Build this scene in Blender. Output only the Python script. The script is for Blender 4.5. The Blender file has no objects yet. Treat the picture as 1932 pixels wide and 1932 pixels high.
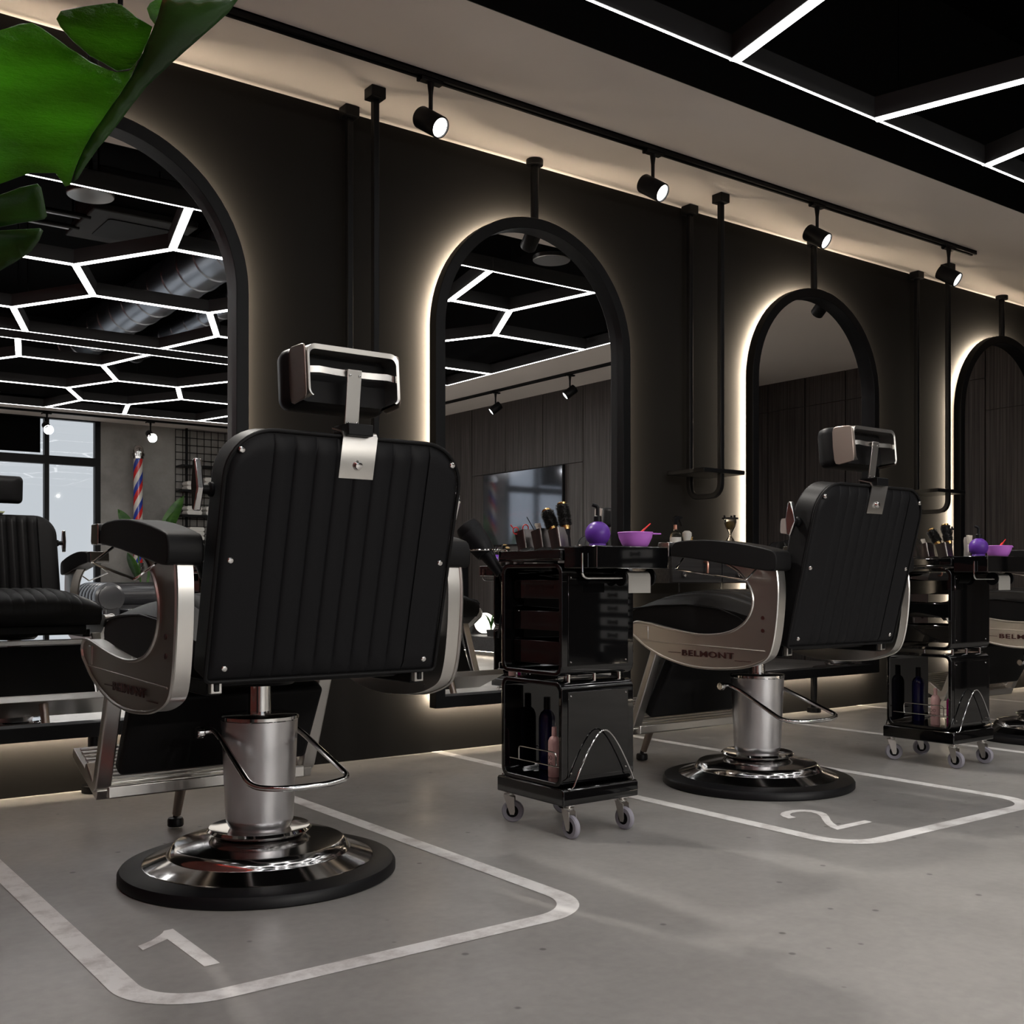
import bpy, bmesh, math, random
from mathutils import Vector, Matrix, Euler
from mathutils.geometry import delaunay_2d_cdt
random.seed(7)
PI=math.pi
scn=bpy.context.scene
COL=scn.collection
scn.view_settings.view_transform='Standard'; scn.view_settings.look='None'
scn.view_settings.exposure=0.25; scn.view_settings.gamma=1.0
try: scn.view_settings.use_curve_mapping=False
except Exception: pass
try:
    scn.cycles.max_bounces=10; scn.cycles.diffuse_bounces=4; scn.cycles.glossy_bounces=6
    scn.cycles.transparent_max_bounces=12; scn.cycles.sample_clamp_indirect=6.0
    scn.cycles.use_denoising=True
except Exception: pass

# ---------------------------------------------------------------- materials
def nodes(name):
    m=bpy.data.materials.new(name); m.use_nodes=True
    nt=m.node_tree; b=nt.nodes.get('Principled BSDF'); return m,nt,b
def pbr(name,col,rough=.5,metal=0,spec=.5,coat=0,coat_rough=.05,bump=0,bscale=60,var=0,vscale=8,rvar=0,trans=0,stretch=None,ior=1.45,alpha=None,sss=0):
    m,nt,b=nodes(name)
    b.inputs['Base Color'].default_value=(*col,1); b.inputs['Roughness'].default_value=rough
    b.inputs['Metallic'].default_value=metal; b.inputs['Specular IOR Level'].default_value=spec
    b.inputs['Coat Weight'].default_value=coat; b.inputs['Coat Roughness'].default_value=coat_rough
    b.inputs['Transmission Weight'].default_value=trans; b.inputs['IOR'].default_value=ior
    if alpha is not None: b.inputs['Alpha'].default_value=alpha
    tc=nt.nodes.new('ShaderNodeTexCoord'); mp=nt.nodes.new('ShaderNodeMapping'); nt.links.new(tc.outputs['Object'],mp.inputs['Vector'])
    if stretch: mp.inputs['Scale'].default_value=stretch
    if var or rvar:
        n=nt.nodes.new('ShaderNodeTexNoise'); n.inputs['Scale'].default_value=vscale; n.inputs['Detail'].default_value=6
        nt.links.new(mp.outputs[0],n.inputs['Vector'])
        if var:
            r=nt.nodes.new('ShaderNodeMapRange'); r.inputs['To Min'].default_value=1-var; r.inputs['To Max'].default_value=1+var
            r.inputs['From Min'].default_value=.3; r.inputs['From Max'].default_value=.7
            mx=nt.nodes.new('ShaderNodeVectorMath'); mx.operation='SCALE'; mx.inputs[0].default_value=col
            nt.links.new(n.outputs['Fac'],r.inputs['Value']); nt.links.new(r.outputs[0],mx.inputs['Scale']); nt.links.new(mx.outputs[0],b.inputs['Base Color'])
        if rvar:
            r=nt.nodes.new('ShaderNodeMapRange'); r.inputs['To Min'].default_value=max(0,rough-rvar); r.inputs['To Max'].default_value=rough+rvar
            r.inputs['From Min'].default_value=.3; r.inputs['From Max'].default_value=.7
            nt.links.new(n.outputs['Fac'],r.inputs['Value']); nt.links.new(r.outputs[0],b.inputs['Roughness'])
    if bump:
        n=nt.nodes.new('ShaderNodeTexNoise'); n.inputs['Scale'].default_value=bscale; n.inputs['Detail'].default_value=4
        nt.links.new(mp.outputs[0],n.inputs['Vector'])
        bp=nt.nodes.new('ShaderNodeBump'); bp.inputs['Strength'].default_value=bump; bp.inputs['Distance'].default_value=.002
        nt.links.new(n.outputs['Fac'],bp.inputs['Height']); nt.links.new(bp.outputs[0],b.inputs['Normal'])
    return m
def emit(name,col,s):
    m=bpy.data.materials.new(name); m.use_nodes=True; nt=m.node_tree; nt.nodes.clear()
    e=nt.nodes.new('ShaderNodeEmission'); e.inputs['Color'].default_value=(*col,1); e.inputs['Strength'].default_value=s
    o=nt.nodes.new('ShaderNodeOutputMaterial'); nt.links.new(e.outputs[0],o.inputs['Surface']); return m
M={}
M['leather']=pbr('black_leather',(.0090,.0088,.0092),.46,spec=.13,bump=.10,bscale=220)
M['leather_back']=pbr('black_vinyl_back',(.0085,.0085,.0095),.50,spec=.14,bump=.08,bscale=260)
M['steel']=pbr('satin_aluminium',(.62,.60,.57),.30,1,rvar=.03,vscale=3)
M['column']=pbr('brushed_column_steel',(.64,.63,.645),.29,1,rvar=.02,vscale=3)
M['chrome']=pbr('chrome',(.72,.71,.70),.07,1)
M['darkchrome']=pbr('polished_base_steel',(.50,.49,.49),.12,1)
M['rubber']=pbr('black_rubber',(.005,.005,.006),.45,spec=.25)
M['blackmetal']=pbr('black_powder_metal',(.0040,.0040,.0046),.45,spec=.2)
M['gloss']=pbr('gloss_black_plastic',(.0025,.0025,.0028),.045,spec=.5,coat=.5,coat_rough=.02)
M['plastic']=pbr('black_matte_plastic',(.005,.005,.006),.45,spec=.2)
M['badge']=pbr('dark_red_badge',(.045,.012,.010),.35,.3)
M['beigepanel']=pbr('headrest_side_trim',(.34,.29,.26),.36,1,bump=.06,bscale=200)
M['wheel']=pbr('grey_caster_rubber',(.26,.25,.29),.5)
M['white_paper']=pbr('paper_roll',(.30,.29,.27),.75,bump=.2,bscale=120)
M['purple']=pbr('purple_liquid_plastic',(.095,.028,.26),.35,spec=.3)
M['bowl']=pbr('lilac_plastic',(.50,.16,.62),.45,spec=.4)
M['red']=pbr('red_plastic',(.55,.02,.02),.35)
M['bristle']=pbr('black_bristles',(.008,.007,.006),.6)
M['gold']=pbr('gold_ring',(.50,.32,.12),.25,1)
M['cup']=pbr('dark_titanium_cup',(.16,.145,.14),.3,1,stretch=(1,1,.05),var=.1,vscale=60)
M['cream']=pbr('cream_plastic',(.55,.50,.42),.4)
M['pink']=pbr('pink_bottle_plastic',(.62,.38,.36),.4)
M['blue']=pbr('dark_blue_bottle',(.005,.005,.045),.2)
M['magenta']=pbr('magenta_bottle',(.35,.01,.15),.2,coat=.3)
M['copper']=pbr('copper_handle',(.55,.28,.22),.28,1)
M['label']=pbr('white_label',(.62,.60,.56),.6)
M['badger']=pbr('badger_hair',(.55,.53,.50),.8,bump=.5,bscale=150,stretch=(1,1,.1))
M['sofa']=pbr('sofa_leather',(.03,.03,.033),.25,spec=.6,coat=.3,coat_rough=.2)
M['towel']=pbr('white_towel',(.68,.66,.62),.9,bump=.6,bscale=200)
M['duct']=pbr('galvanised_duct',(.44,.46,.50),.30,1)
M['glass']=pbr('clear_glass',(.95,.92,.86),.02,trans=1,ior=1.3)
M['sand']=pbr('dark_gold_sand',(.12,.08,.02),.6,bump=.6,bscale=300)
M['silver']=pbr('silver_plastic',(.40,.37,.34),.35,.5)
M['drawergrey']=pbr('light_grey_drawer_front',(.80,.80,.80),.55)
M['clay']=pbr('dark_planter',(.02,.02,.02),.6)
M['mirror']=pbr('mirror_silver',(.93,.93,.93),.0,1)
M['tv']=pbr('tv_screen',(.28,.30,.34),.06,.92)
LED=emit('ceiling_led_white',(1,.985,.97),12.0)
WARM=emit('warm_backlight_led',(1,.83,.62),620.0)
WARMSIDE=emit('warm_diffuser_side',(1,.83,.62),34.0)
SPOTL=emit('spot_lens_glow',(1,.98,.95),8.0)
GLOBE=emit('globe_lamp_glow',(1,.94,.84),3.0)

def mat_wall():   # dark painted plaster
    return pbr('dark_plaster_paint',(.0125,.0118,.0112),.85,spec=.06,var=.08,vscale=1.5,bump=.04,bscale=25)
def mat_soffit(): return pbr('beige_ceiling_paint',(.82,.75,.69),.85,spec=.2,bump=.02,bscale=30)
def mat_floor():
    m,nt,b=nodes('polished_concrete_floor')
    tc=nt.nodes.new('ShaderNodeTexCoord')
    n1=nt.nodes.new('ShaderNodeTexNoise'); n1.inputs['Scale'].default_value=1.3; n1.inputs['Detail'].default_value=8; n1.inputs['Roughness'].default_value=.6
    n2=nt.nodes.new('ShaderNodeTexNoise'); n2.inputs['Scale'].default_value=38; n2.inputs['Detail'].default_value=5
    n3=nt.nodes.new('ShaderNodeTexVoronoi'); n3.inputs['Scale'].default_value=13; n3.feature='F1'
    n4=nt.nodes.new('ShaderNodeTexNoise'); n4.inputs['Scale'].default_value=5; n4.inputs['Detail'].default_value=2
    for n in (n1,n2,n3,n4): nt.links.new(tc.outputs['Object'],n.inputs['Vector'])
    cr=nt.nodes.new('ShaderNodeValToRGB'); cr.color_ramp.elements[0].position=.3; cr.color_ramp.elements[0].color=(.235,.226,.216,1)
    cr.color_ramp.elements[1].position=.7; cr.color_ramp.elements[1].color=(.33,.318,.302,1)
    nt.links.new(n1.outputs['Fac'],cr.inputs['Fac'])
    mr=nt.nodes.new('ShaderNodeMapRange'); mr.inputs['From Min'].default_value=.3; mr.inputs['From Max'].default_value=.7; mr.inputs['To Min'].default_value=.93; mr.inputs['To Max'].default_value=1.06
    nt.links.new(n2.outputs['Fac'],mr.inputs['Value'])
    sc=nt.nodes.new('ShaderNodeVectorMath'); sc.operation='SCALE'; nt.links.new(cr.outputs['Color'],sc.inputs[0]); nt.links.new(mr.outputs[0],sc.inputs['Scale'])
    # small dark pits: tiny voronoi cell centres, only where a second noise allows
    p=nt.nodes.new('ShaderNodeMapRange'); p.inputs['From Min'].default_value=.07; p.inputs['From Max'].default_value=.12; p.inputs['To Min'].default_value=0; p.inputs['To Max'].default_value=1
    nt.links.new(n3.outputs['Distance'],p.inputs['Value'])
    g=nt.nodes.new('ShaderNodeSeparateColor'); nt.links.new(n3.outputs['Color'],g.inputs[0])
    q=nt.nodes.new('ShaderNodeMath'); q.operation='GREATER_THAN'; q.inputs[1].default_value=.30; nt.links.new(g.outputs[0],q.inputs[0])
    mx=nt.nodes.new('ShaderNodeMath'); mx.operation='MAXIMUM'; nt.links.new(p.outputs[0],mx.inputs[0]); nt.links.new(q.outputs[0],mx.inputs[1])
    m2=nt.nodes.new('ShaderNodeMapRange'); m2.inputs['To Min'].default_value=.42; nt.links.new(mx.outputs[0],m2.inputs['Value'])
    s2=nt.nodes.new('ShaderNodeVectorMath'); s2.operation='SCALE'; nt.links.new(sc.outputs[0],s2.inputs[0]); nt.links.new(m2.outputs[0],s2.inputs['Scale'])
    nt.links.new(s2.outputs[0],b.inputs['Base Color'])
    r=nt.nodes.new('ShaderNodeMapRange'); r.inputs['From Min'].default_value=.3; r.inputs['From Max'].default_value=.7; r.inputs['To Min'].default_value=.30; r.inputs['To Max'].default_value=.42
    nt.links.new(n4.outputs['Fac'],r.inputs['Value']); nt.links.new(r.outputs[0],b.inputs['Roughness'])
    b.inputs['Specular IOR Level'].default_value=.45
    bp=nt.nodes.new('ShaderNodeBump'); bp.inputs['Strength'].default_value=.06; bp.inputs['Distance'].default_value=.002; nt.links.new(n2.outputs['Fac'],bp.inputs['Height']); nt.links.new(bp.outputs[0],b.inputs['Normal'])
    return m
def mat_wood(name,c0,c1,axis='Z'):
    m,nt,b=nodes(name)
    tc=nt.nodes.new('ShaderNodeTexCoord'); mp=nt.nodes.new('ShaderNodeMapping'); nt.links.new(tc.outputs['Object'],mp.inputs['Vector'])
    mp.inputs['Scale'].default_value=(40,40,.7) if axis=='Z' else (.9,40,40)
    n=nt.nodes.new('ShaderNodeTexNoise'); n.inputs['Scale'].default_value=1.6; n.inputs['Detail'].default_value=6; n.inputs['Roughness'].default_value=.62
    nt.links.new(mp.outputs[0],n.inputs['Vector'])
    cr=nt.nodes.new('ShaderNodeValToRGB'); cr.color_ramp.elements[0].position=.36; cr.color_ramp.elements[0].color=(*c0,1); cr.color_ramp.elements[1].position=.66; cr.color_ramp.elements[1].color=(*c1,1)
    nt.links.new(n.outputs['Fac'],cr.inputs['Fac']); nt.links.new(cr.outputs['Color'],b.inputs['Base Color'])
    b.inputs['Roughness'].default_value=.5; b.inputs['Specular IOR Level'].default_value=.3
    return m
def mat_concrete():
    m,nt,b=nodes('grey_concrete_wall')
    tc=nt.nodes.new('ShaderNodeTexCoord')
    n=nt.nodes.new('ShaderNodeTexNoise'); n.inputs['Scale'].default_value=1.6; n.inputs['Detail'].default_value=9; n.inputs['Roughness'].default_value=.65
    nt.links.new(tc.outputs['Object'],n.inputs['Vector'])
    cr=nt.nodes.new('ShaderNodeValToRGB'); cr.color_ramp.elements[0].position=.3; cr.color_ramp.elements[0].color=(.16,.15,.14,1); cr.color_ramp.elements[1].position=.72; cr.color_ramp.elements[1].color=(.34,.33,.31,1)
    nt.links.new(n.outputs['Fac'],cr.inputs['Fac']); nt.links.new(cr.outputs['Color'],b.inputs['Base Color']); b.inputs['Roughness'].default_value=.8
    return m
def mat_brick():
    m,nt,b=nodes('dark_red_brick')
    tc=nt.nodes.new('ShaderNodeTexCoord'); mp=nt.nodes.new('ShaderNodeMapping'); mp.inputs['Rotation'].default_value=(PI/2,0,PI/2)
    sx=nt.nodes.new('ShaderNodeSeparateXYZ'); cx=nt.nodes.new('ShaderNodeCombineXYZ'); nt.links.new(tc.outputs['Object'],sx.inputs[0]); nt.links.new(sx.outputs['Y'],cx.inputs['X']); nt.links.new(sx.outputs['Z'],cx.inputs['Y'])
    k=nt.nodes.new('ShaderNodeTexBrick'); k.inputs['Scale'].default_value=2.7; k.inputs['Color1'].default_value=(.17,.026,.017,1); k.inputs['Color2'].default_value=(.11,.017,.011,1); k.inputs['Mortar'].default_value=(.14,.125,.12,1); k.inputs['Mortar Size'].default_value=.014
    nt.links.new(cx.outputs[0],k.inputs['Vector']); nt.links.new(k.outputs['Color'],b.inputs['Base Color']); b.inputs['Roughness'].default_value=.8
    return m
def mat_paint():
    m,nt,b=nodes('worn_white_floor_paint')
    tc=nt.nodes.new('ShaderNodeTexCoord')
    n=nt.nodes.new('ShaderNodeTexNoise'); n.inputs['Scale'].default_value=9; n.inputs['Detail'].default_value=10; n.inputs['Roughness'].default_value=.7
    g=nt.nodes.new('ShaderNodeNewGeometry'); nt.links.new(g.outputs['Position'],n.inputs['Vector'])
    cr=nt.nodes.new('ShaderNodeValToRGB'); cr.color_ramp.elements[0].position=.33; cr.color_ramp.elements[0].color=(.50,.47,.45,1); cr.color_ramp.elements[1].position=.52; cr.color_ramp.elements[1].color=(.80,.785,.77,1)
    nt.links.new(n.outputs['Fac'],cr.inputs['Fac']); nt.links.new(cr.outputs['Color'],b.inputs['Base Color']); b.inputs['Roughness'].default_value=.5
    return m
def mat_pole():
    m,nt,b=nodes('barber_pole_stripes')
    tc=nt.nodes.new('ShaderNodeTexCoord'); sx=nt.nodes.new('ShaderNodeSeparateXYZ'); nt.links.new(tc.outputs['Object'],sx.inputs[0])
    at=nt.nodes.new('ShaderNodeMath'); at.operation='ARCTAN2'; nt.links.new(sx.outputs['Y'],at.inputs[0]); nt.links.new(sx.outputs['X'],at.inputs[1])
    a=nt.nodes.new('ShaderNodeMath'); a.operation='DIVIDE'; a.inputs[1].default_value=PI; nt.links.new(at.outputs[0],a.inputs[0])
    z=nt.nodes.new('ShaderNodeMath'); z.operation='MULTIPLY'; z.inputs[1].default_value=3.2; nt.links.new(sx.outputs['Z'],z.inputs[0])
    s=nt.nodes.new('ShaderNodeMath'); s.operation='ADD'; nt.links.new(a.outputs[0],s.inputs[0]); nt.links.new(z.outputs[0],s.inputs[1])
    f=nt.nodes.new('ShaderNodeMath'); f.operation='FRACT'; nt.links.new(s.outputs[0],f.inputs[0])
    cr=nt.nodes.new('ShaderNodeValToRGB'); cr.color_ramp.interpolation='CONSTANT'
    e=cr.color_ramp.elements; e[0].position=0; e[0].color=(.72,.68,.62,1); e[1].position=.36; e[1].color=(.62,.03,.03,1); x=e.new(.68); x.color=(.03,.06,.38,1)
    nt.links.new(f.outputs[0],cr.inputs['Fac']); nt.links.new(cr.outputs['Color'],b.inputs['Base Color']); b.inputs['Roughness'].default_value=.2
    return m
def mat_leaf(name,c0,c1,gloss=.25,tr=.35,b0=.9,bs=26):
    m,nt,b=nodes(name)
    tc=nt.nodes.new('ShaderNodeTexCoord'); mp=nt.nodes.new('ShaderNodeMapping'); mp.inputs['Rotation'].default_value=(0,0,.5); mp.inputs['Scale'].default_value=(.6,.6,2.2)
    nt.links.new(tc.outputs['Object'],mp.inputs['Vector'])
    n=nt.nodes.new('ShaderNodeTexNoise'); n.inputs['Scale'].default_value=5; n.inputs['Detail'].default_value=6; nt.links.new(mp.outputs[0],n.inputs['Vector'])
    cr=nt.nodes.new('ShaderNodeValToRGB'); cr.color_ramp.elements[0].position=.35; cr.color_ramp.elements[0].color=(*c0,1); cr.color_ramp.elements[1].position=.65; cr.color_ramp.elements[1].color=(*c1,1)
    nt.links.new(n.outputs['Fac'],cr.inputs['Fac']); nt.links.new(cr.outputs['Color'],b.inputs['Base Color'])
    b.inputs['Roughness'].default_value=gloss; b.inputs['Specular IOR Level'].default_value=.6; b.inputs['Coat Weight'].default_value=.5 if gloss<.2 else 0; b.inputs['Coat Roughness'].default_value=.06
    n2=nt.nodes.new('ShaderNodeTexNoise'); n2.inputs['Scale'].default_value=bs; n2.inputs['Detail'].default_value=7; n2.inputs['Roughness'].default_value=.7; nt.links.new(mp.outputs[0],n2.inputs['Vector'])
    bp=nt.nodes.new('ShaderNodeBump'); bp.inputs['Strength'].default_value=min(b0,1); bp.inputs['Distance'].default_value=.006*max(1,b0); nt.links.new(n2.outputs['Fac'],bp.inputs['Height']); nt.links.new(bp.outputs[0],b.inputs['Normal']); nt.links.new(bp.outputs[0],b.inputs['Coat Normal'])
    t=nt.nodes.new('ShaderNodeBsdfTranslucent'); mx=nt.nodes.new('ShaderNodeMixShader'); mx.inputs[0].default_value=tr
    nt.links.new(cr.outputs['Color'],t.inputs['Color']); nt.links.new(b.outputs[0],mx.inputs[1]); nt.links.new(t.outputs[0],mx.inputs[2])
    nt.links.new(mx.outputs[0],nt.nodes['Material Output'].inputs['Surface'])
    return m
def mat_pane():
    m=bpy.data.materials.new('window_glass'); m.use_nodes=True; nt=m.node_tree; nt.nodes.clear()
    t=nt.nodes.new('ShaderNodeBsdfTransparent'); g=nt.nodes.new('ShaderNodeBsdfGlossy'); g.inputs['Roughness'].default_value=.02
    f=nt.nodes.new('ShaderNodeFresnel'); f.inputs['IOR'].default_value=1.35; mx=nt.nodes.new('ShaderNodeMixShader')
    nt.links.new(f.outputs[0],mx.inputs[0]); nt.links.new(t.outputs[0],mx.inputs[1]); nt.links.new(g.outputs[0],mx.inputs[2])
    o=nt.nodes.new('ShaderNodeOutputMaterial'); nt.links.new(mx.outputs[0],o.inputs['Surface']); return m
M['wall']=mat_wall(); M['soffit']=mat_soffit(); M['floor']=mat_floor(); M['wood']=mat_wood('dark_wood_veneer',(.030,.025,.023),(.085,.075,.070))
M['wooddark']=mat_wood('black_horizontal_wood',(.012,.011,.011),(.032,.030,.030),'X'); M['concrete']=mat_concrete(); M['brick']=mat_brick(); M['paint']=mat_paint()
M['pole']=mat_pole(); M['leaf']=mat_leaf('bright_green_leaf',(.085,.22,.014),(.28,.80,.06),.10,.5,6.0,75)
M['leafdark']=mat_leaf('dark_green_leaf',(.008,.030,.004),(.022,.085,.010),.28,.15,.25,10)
M['leafmid']=mat_leaf('mid_green_leaf',(.03,.10,.02),(.09,.22,.04),.35,.3,.2,10); M['pane']=mat_pane()
M['ceilblack']=pbr('black_ceiling_paint',(.0025,.0025,.0025),.8,spec=.05)
M['slatblack']=mat_wood('black_slat_fascia',(.004,.004,.004),(.007,.0065,.0065))
M['ledframe']=pbr('charcoal_light_frame',(.045,.045,.046),.55,spec=.3)

# ---------------------------------------------------------------- mesh helpers
def finish(bm,name,mat,parent=None,smooth=35,loc=None,rot=None,bevel=0,bseg=2,solid=0,subsurf=0):
    me=bpy.data.meshes.new(name); bm.normal_update(); bm.to_mesh(me); bm.free()
    if mat: me.materials.append(M[mat] if isinstance(mat,str) else mat)
    if smooth:
        for p in me.polygons: p.use_smooth=True
        try: me.set_sharp_from_angle(angle=math.radians(smooth))
        except Exception: pass
    o=bpy.data.objects.new(name,me); COL.objects.link(o)
    if loc is not None: o.location=loc
    if rot is not None: o.rotation_euler=rot
    if parent is not None: o.parent=parent
    if solid:
        md=o.modifiers.new('s','SOLIDIFY'); md.thickness=solid; md.offset=0
    if subsurf:
        md=o.modifiers.new('u','SUBSURF'); md.levels=subsurf; md.render_levels=subsurf
    if bevel:
        md=o.modifiers.new('b','BEVEL'); md.width=bevel; md.segments=bseg; md.limit_method='ANGLE'; md.angle_limit=math.radians(40)
        md.harden_normals=False
    return o
def box(bm,x0,x1,y0,y1,z0,z1,mtx=None):
    vs=[bm.verts.new((x,y,z)) for x in (x0,x1) for y in (y0,y1) for z in (z0,z1)]
    for f in ((0,1,3,2),(4,6,7,5),(0,4,5,1),(2,3,7,6),(0,2,6,4),(1,5,7,3)): bm.faces.new([vs[i] for i in f])
    if mtx is not None: bmesh.ops.transform(bm,matrix=mtx,verts=vs)
    return vs
def B(*boxes,mtx=None):
    bm=bmesh.new()
    for b in boxes: box(bm,*b,mtx=mtx)
    return bm
def lathe(prof,n=48,bm=None,mtx=None,close=True):
    bm=bm or bmesh.new(); rings=[]; allv=[]
    for r,z in prof:
        if r<1e-5: v=bm.verts.new((0,0,z)); rings.append([v]); allv.append(v)
        else:
            rg=[bm.verts.new((r*math.cos(2*PI*i/n),r*math.sin(2*PI*i/n),z)) for i in range(n)]; rings.append(rg); allv+=rg
    for a,b in zip(rings,rings[1:]):
        if len(a)==1 and len(b)==1: continue
        for i in range(n):
            j=(i+1)%n
            if len(a)==1: bm.faces.new((a[0],b[j],b[i]))
            elif len(b)==1: bm.faces.new((a[i],a[j],b[0]))
            else: bm.faces.new((a[i],a[j],b[j],b[i]))
    if close:
        if len(rings[0])>1: bm.faces.new(list(reversed(rings[0])))
        if len(rings[-1])>1: bm.faces.new(rings[-1])
    if mtx is not None: bmesh.ops.transform(bm,matrix=mtx,verts=allv)
    return bm
def frame_dirs(pts,closed):
    n=len(pts); T=[]
    for i in range(n):
        a=pts[i-1] if (i>0 or closed) else pts[i]; b=pts[(i+1)%n] if (i<n-1 or closed) else pts[i]
        t=(b-a); T.append(t.normalized() if t.length>1e-9 else Vector((0,0,1)))
    return T
def tube(pts,r,n=10,bm=None,closed=False,caps=True,flat=None):
    """round tube (r) or rectangular bar (flat=(w,h,up)) along pts"""
    bm=bm or bmesh.new(); pts=[Vector(p) for p in pts]; T=frame_dirs(pts,closed)
    up=Vector((0,0,1)) if abs(T[0].z)<.9 else Vector((0,1,0))
    N=(up-T[0]*up.dot(T[0])).normalized(); rings=[]
    for i,p in enumerate(pts):
        N=(N-T[i]*N.dot(T[i])).normalized(); Bn=T[i].cross(N)
        rr=r[i] if isinstance(r,(list,tuple)) else r
        if flat: # rectangular section: N by Bn
            w,h=flat; rg=[bm.verts.new(p+N*(sx*w/2)+Bn*(sy*h/2)) for sx,sy in ((1,1),(-1,1),(-1,-1),(1,-1))]
        else: rg=[bm.verts.new(p+N*(rr*math.cos(2*PI*k/n))+Bn*(rr*math.sin(2*PI*k/n))) for k in range(n)]
        rings.append(rg)
    m=len(rings[0]); L=len(rings)
    for i in range(L if closed else L-1):
        a=rings[i]; b=rings[(i+1)%L]
        for k in range(m):
            l=(k+1)%m; bm.faces.new((a[k],a[l],b[l],b[k]))
    if caps and not closed:
        bm.faces.new(list(reversed(rings[0]))); bm.faces.new(rings[-1])
    return bm
def rounded(pts,rad,seg=6,closed=False):
    """polyline with rounded corners"""
    P=[Vector(p) for p in pts]; n=len(P); out=[]
    for i in range(n):
        if not closed and i in (0,n-1): out.append(P[i]); continue
        a,b,c=P[i-1],P[i],P[(i+1)%n]; u=(a-b); v=(c-b); d=min(rad,u.length*.45,v.length*.45); p=b+u.normalized()*d; q=b+v.normalized()*d
        for k in range(seg+1):
            t=k/seg; out.append(p*(1-t)**2+b*2*t*(1-t)+q*t*t)
    return out
def prism(poly,axis,a,b,bm=None):
    """extrude 2-D poly; axis 'x': poly=(y,z), 'y': poly=(x,z), 'z': poly=(x,y)"""
    bm=bm or bmesh.new()
    def V(p,h): return {'x':(h,p[0],p[1]),'y':(p[0],h,p[1]),'z':(p[0],p[1],h)}[axis]
    A=[bm.verts.new(V(p,a)) for p in poly]; Bv=[bm.verts.new(V(p,b)) for p in poly]; n=len(poly)
    bm.faces.new(A); bm.faces.new(list(reversed(Bv)))
    for i in range(n): bm.faces.new((A[i],Bv[i],Bv[(i+1)%n],A[(i+1)%n]))
    bmesh.ops.recalc_face_normals(bm,faces=bm.faces[:]); return bm
def ringprism(outer,inner,axis,a,b,bm=None):
    bm=bm or bmesh.new(); n=len(outer)
    def V(p,h): return {'x':(h,p[0],p[1]),'y':(p[0],h,p[1]),'z':(p[0],p[1],h)}[axis]
    L=[[bm.verts.new(V(p,h)) for p in poly] for poly,h in ((outer,a),(outer,b),(inner,b),(inner,a))]
    fs=[]
    for i in range(n):
        j=(i+1)%n
        for k in range(4):
            q=L[k]; r=L[(k+1)%4]; fs.append(bm.faces.new((q[i],q[j],r[j],r[i])))
    bmesh.ops.recalc_face_normals(bm,faces=fs); return bm
def rrect(x0,x1,y0,y1,r,seg=6):
    out=[]
    for cx,cy,a in ((x1-r,y1-r,0),(x0+r,y1-r,PI/2),(x0+r,y0+r,PI),(x1-r,y0+r,3*PI/2)):
        for k in range(seg+1): t=a+PI/2*k/seg; out.append((cx+r*math.cos(t),cy+r*math.sin(t)))
    return out
def cylz(r,z0,z1,x=0,y=0,n=20,bm=None): return lathe([(0,z0),(r,z0),(r,z1),(0,z1)],n,bm,Matrix.Translation((x,y,0)),False)
def orient(p,d):
    """matrix taking +z to direction d at point p"""
    return Matrix.Translation(p)@Vector(d).to_track_quat('Z','Y').to_matrix().to_4x4()
def textmesh(s,size,depth,bold=0):
    c=bpy.data.curves.new('t','FONT'); c.body=s; c.size=size; c.extrude=depth; c.align_x='CENTER'; c.align_y='CENTER'; c.offset=bold; c.space_character=1.12
    c.resolution_u=3
    o=bpy.data.objects.new('t',c); COL.objects.link(o); dg=bpy.context.evaluated_depsgraph_get(); dg.update()
    me=bpy.data.meshes.new_from_object(o.evaluated_get(dg)); bpy.data.objects.remove(o); bpy.data.curves.remove(c)
    bm=bmesh.new(); bm.from_mesh(me); bpy.data.meshes.remove(me); return bm
def tag(o,label=None,cat=None,group=None,kind=None):
    if label: o['label']=label
    if cat: o['category']=cat
    if group: o['group']=group
    if kind: o['kind']=kind
    return o
def thing(name,label,cat,loc=(0,0,0),rotz=0,group=None):
    o=bpy.data.objects.new(name,None); COL.objects.link(o); o.location=loc; o.rotation_euler=(0,0,rotz); o.empty_display_size=.05
    return tag(o,label,cat,group)
def dup(root,loc,rotz=None,label=None,group=None):
    kids={}
    for o in bpy.data.objects:
        if o.parent: kids.setdefault(o.parent,[]).append(o)
    def rec(o,par):
        c=o.copy(); COL.objects.link(c); 
        if par is not None: c.parent=par
        for k in kids.get(o,[]): rec(k,c)
        return c
    r=rec(root,None); r.location=loc
    if rotz is not None: r.rotation_euler=(0,0,rotz)
    if label: r['label']=label
    if group: r['group']=group
    return r
def struct(name,bm,mat,**k): return tag(finish(bm,name,mat,**k),kind='structure')

ZC=2.715; YS=-9.8; XW=-.50
# ---------------------------------------------------------------- room shell
struct('floor',B((XW,8.7,YS-.1,.1,-.1,0)),'floor',smooth=0)
struct('wall_north',B((XW,8.7,0,.15,0,3.75)),'wall',smooth=0)
struct('wall_west',B((XW-.15,XW,YS,.15,0,3.75)),'brick',smooth=0)
struct('ceiling',B((XW,8.7,YS-.1,.15,3.6,3.75)),'ceilblack',smooth=0)
# soffits around the open black ceiling
struct('trim_1',B((XW,8.7,-1.03,0,ZC,ZC+.03)),'soffit',smooth=0)
struct('trim_2',B((5.80,8.7,YS,-1.03,ZC,ZC+.03)),'soffit',smooth=0)
struct('trim_3',B((XW,5.80,YS,-8.50,ZC,ZC+.03)),'soffit',smooth=0)
struct('trim_4',B((XW,5.80,-1.035,-1.031,ZC,3.6),(5.80,5.81,-8.5,-1.03,ZC+.002,3.6),(XW,5.80,-8.51,-8.50,ZC+.002,3.6)),'slatblack',smooth=0)
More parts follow.
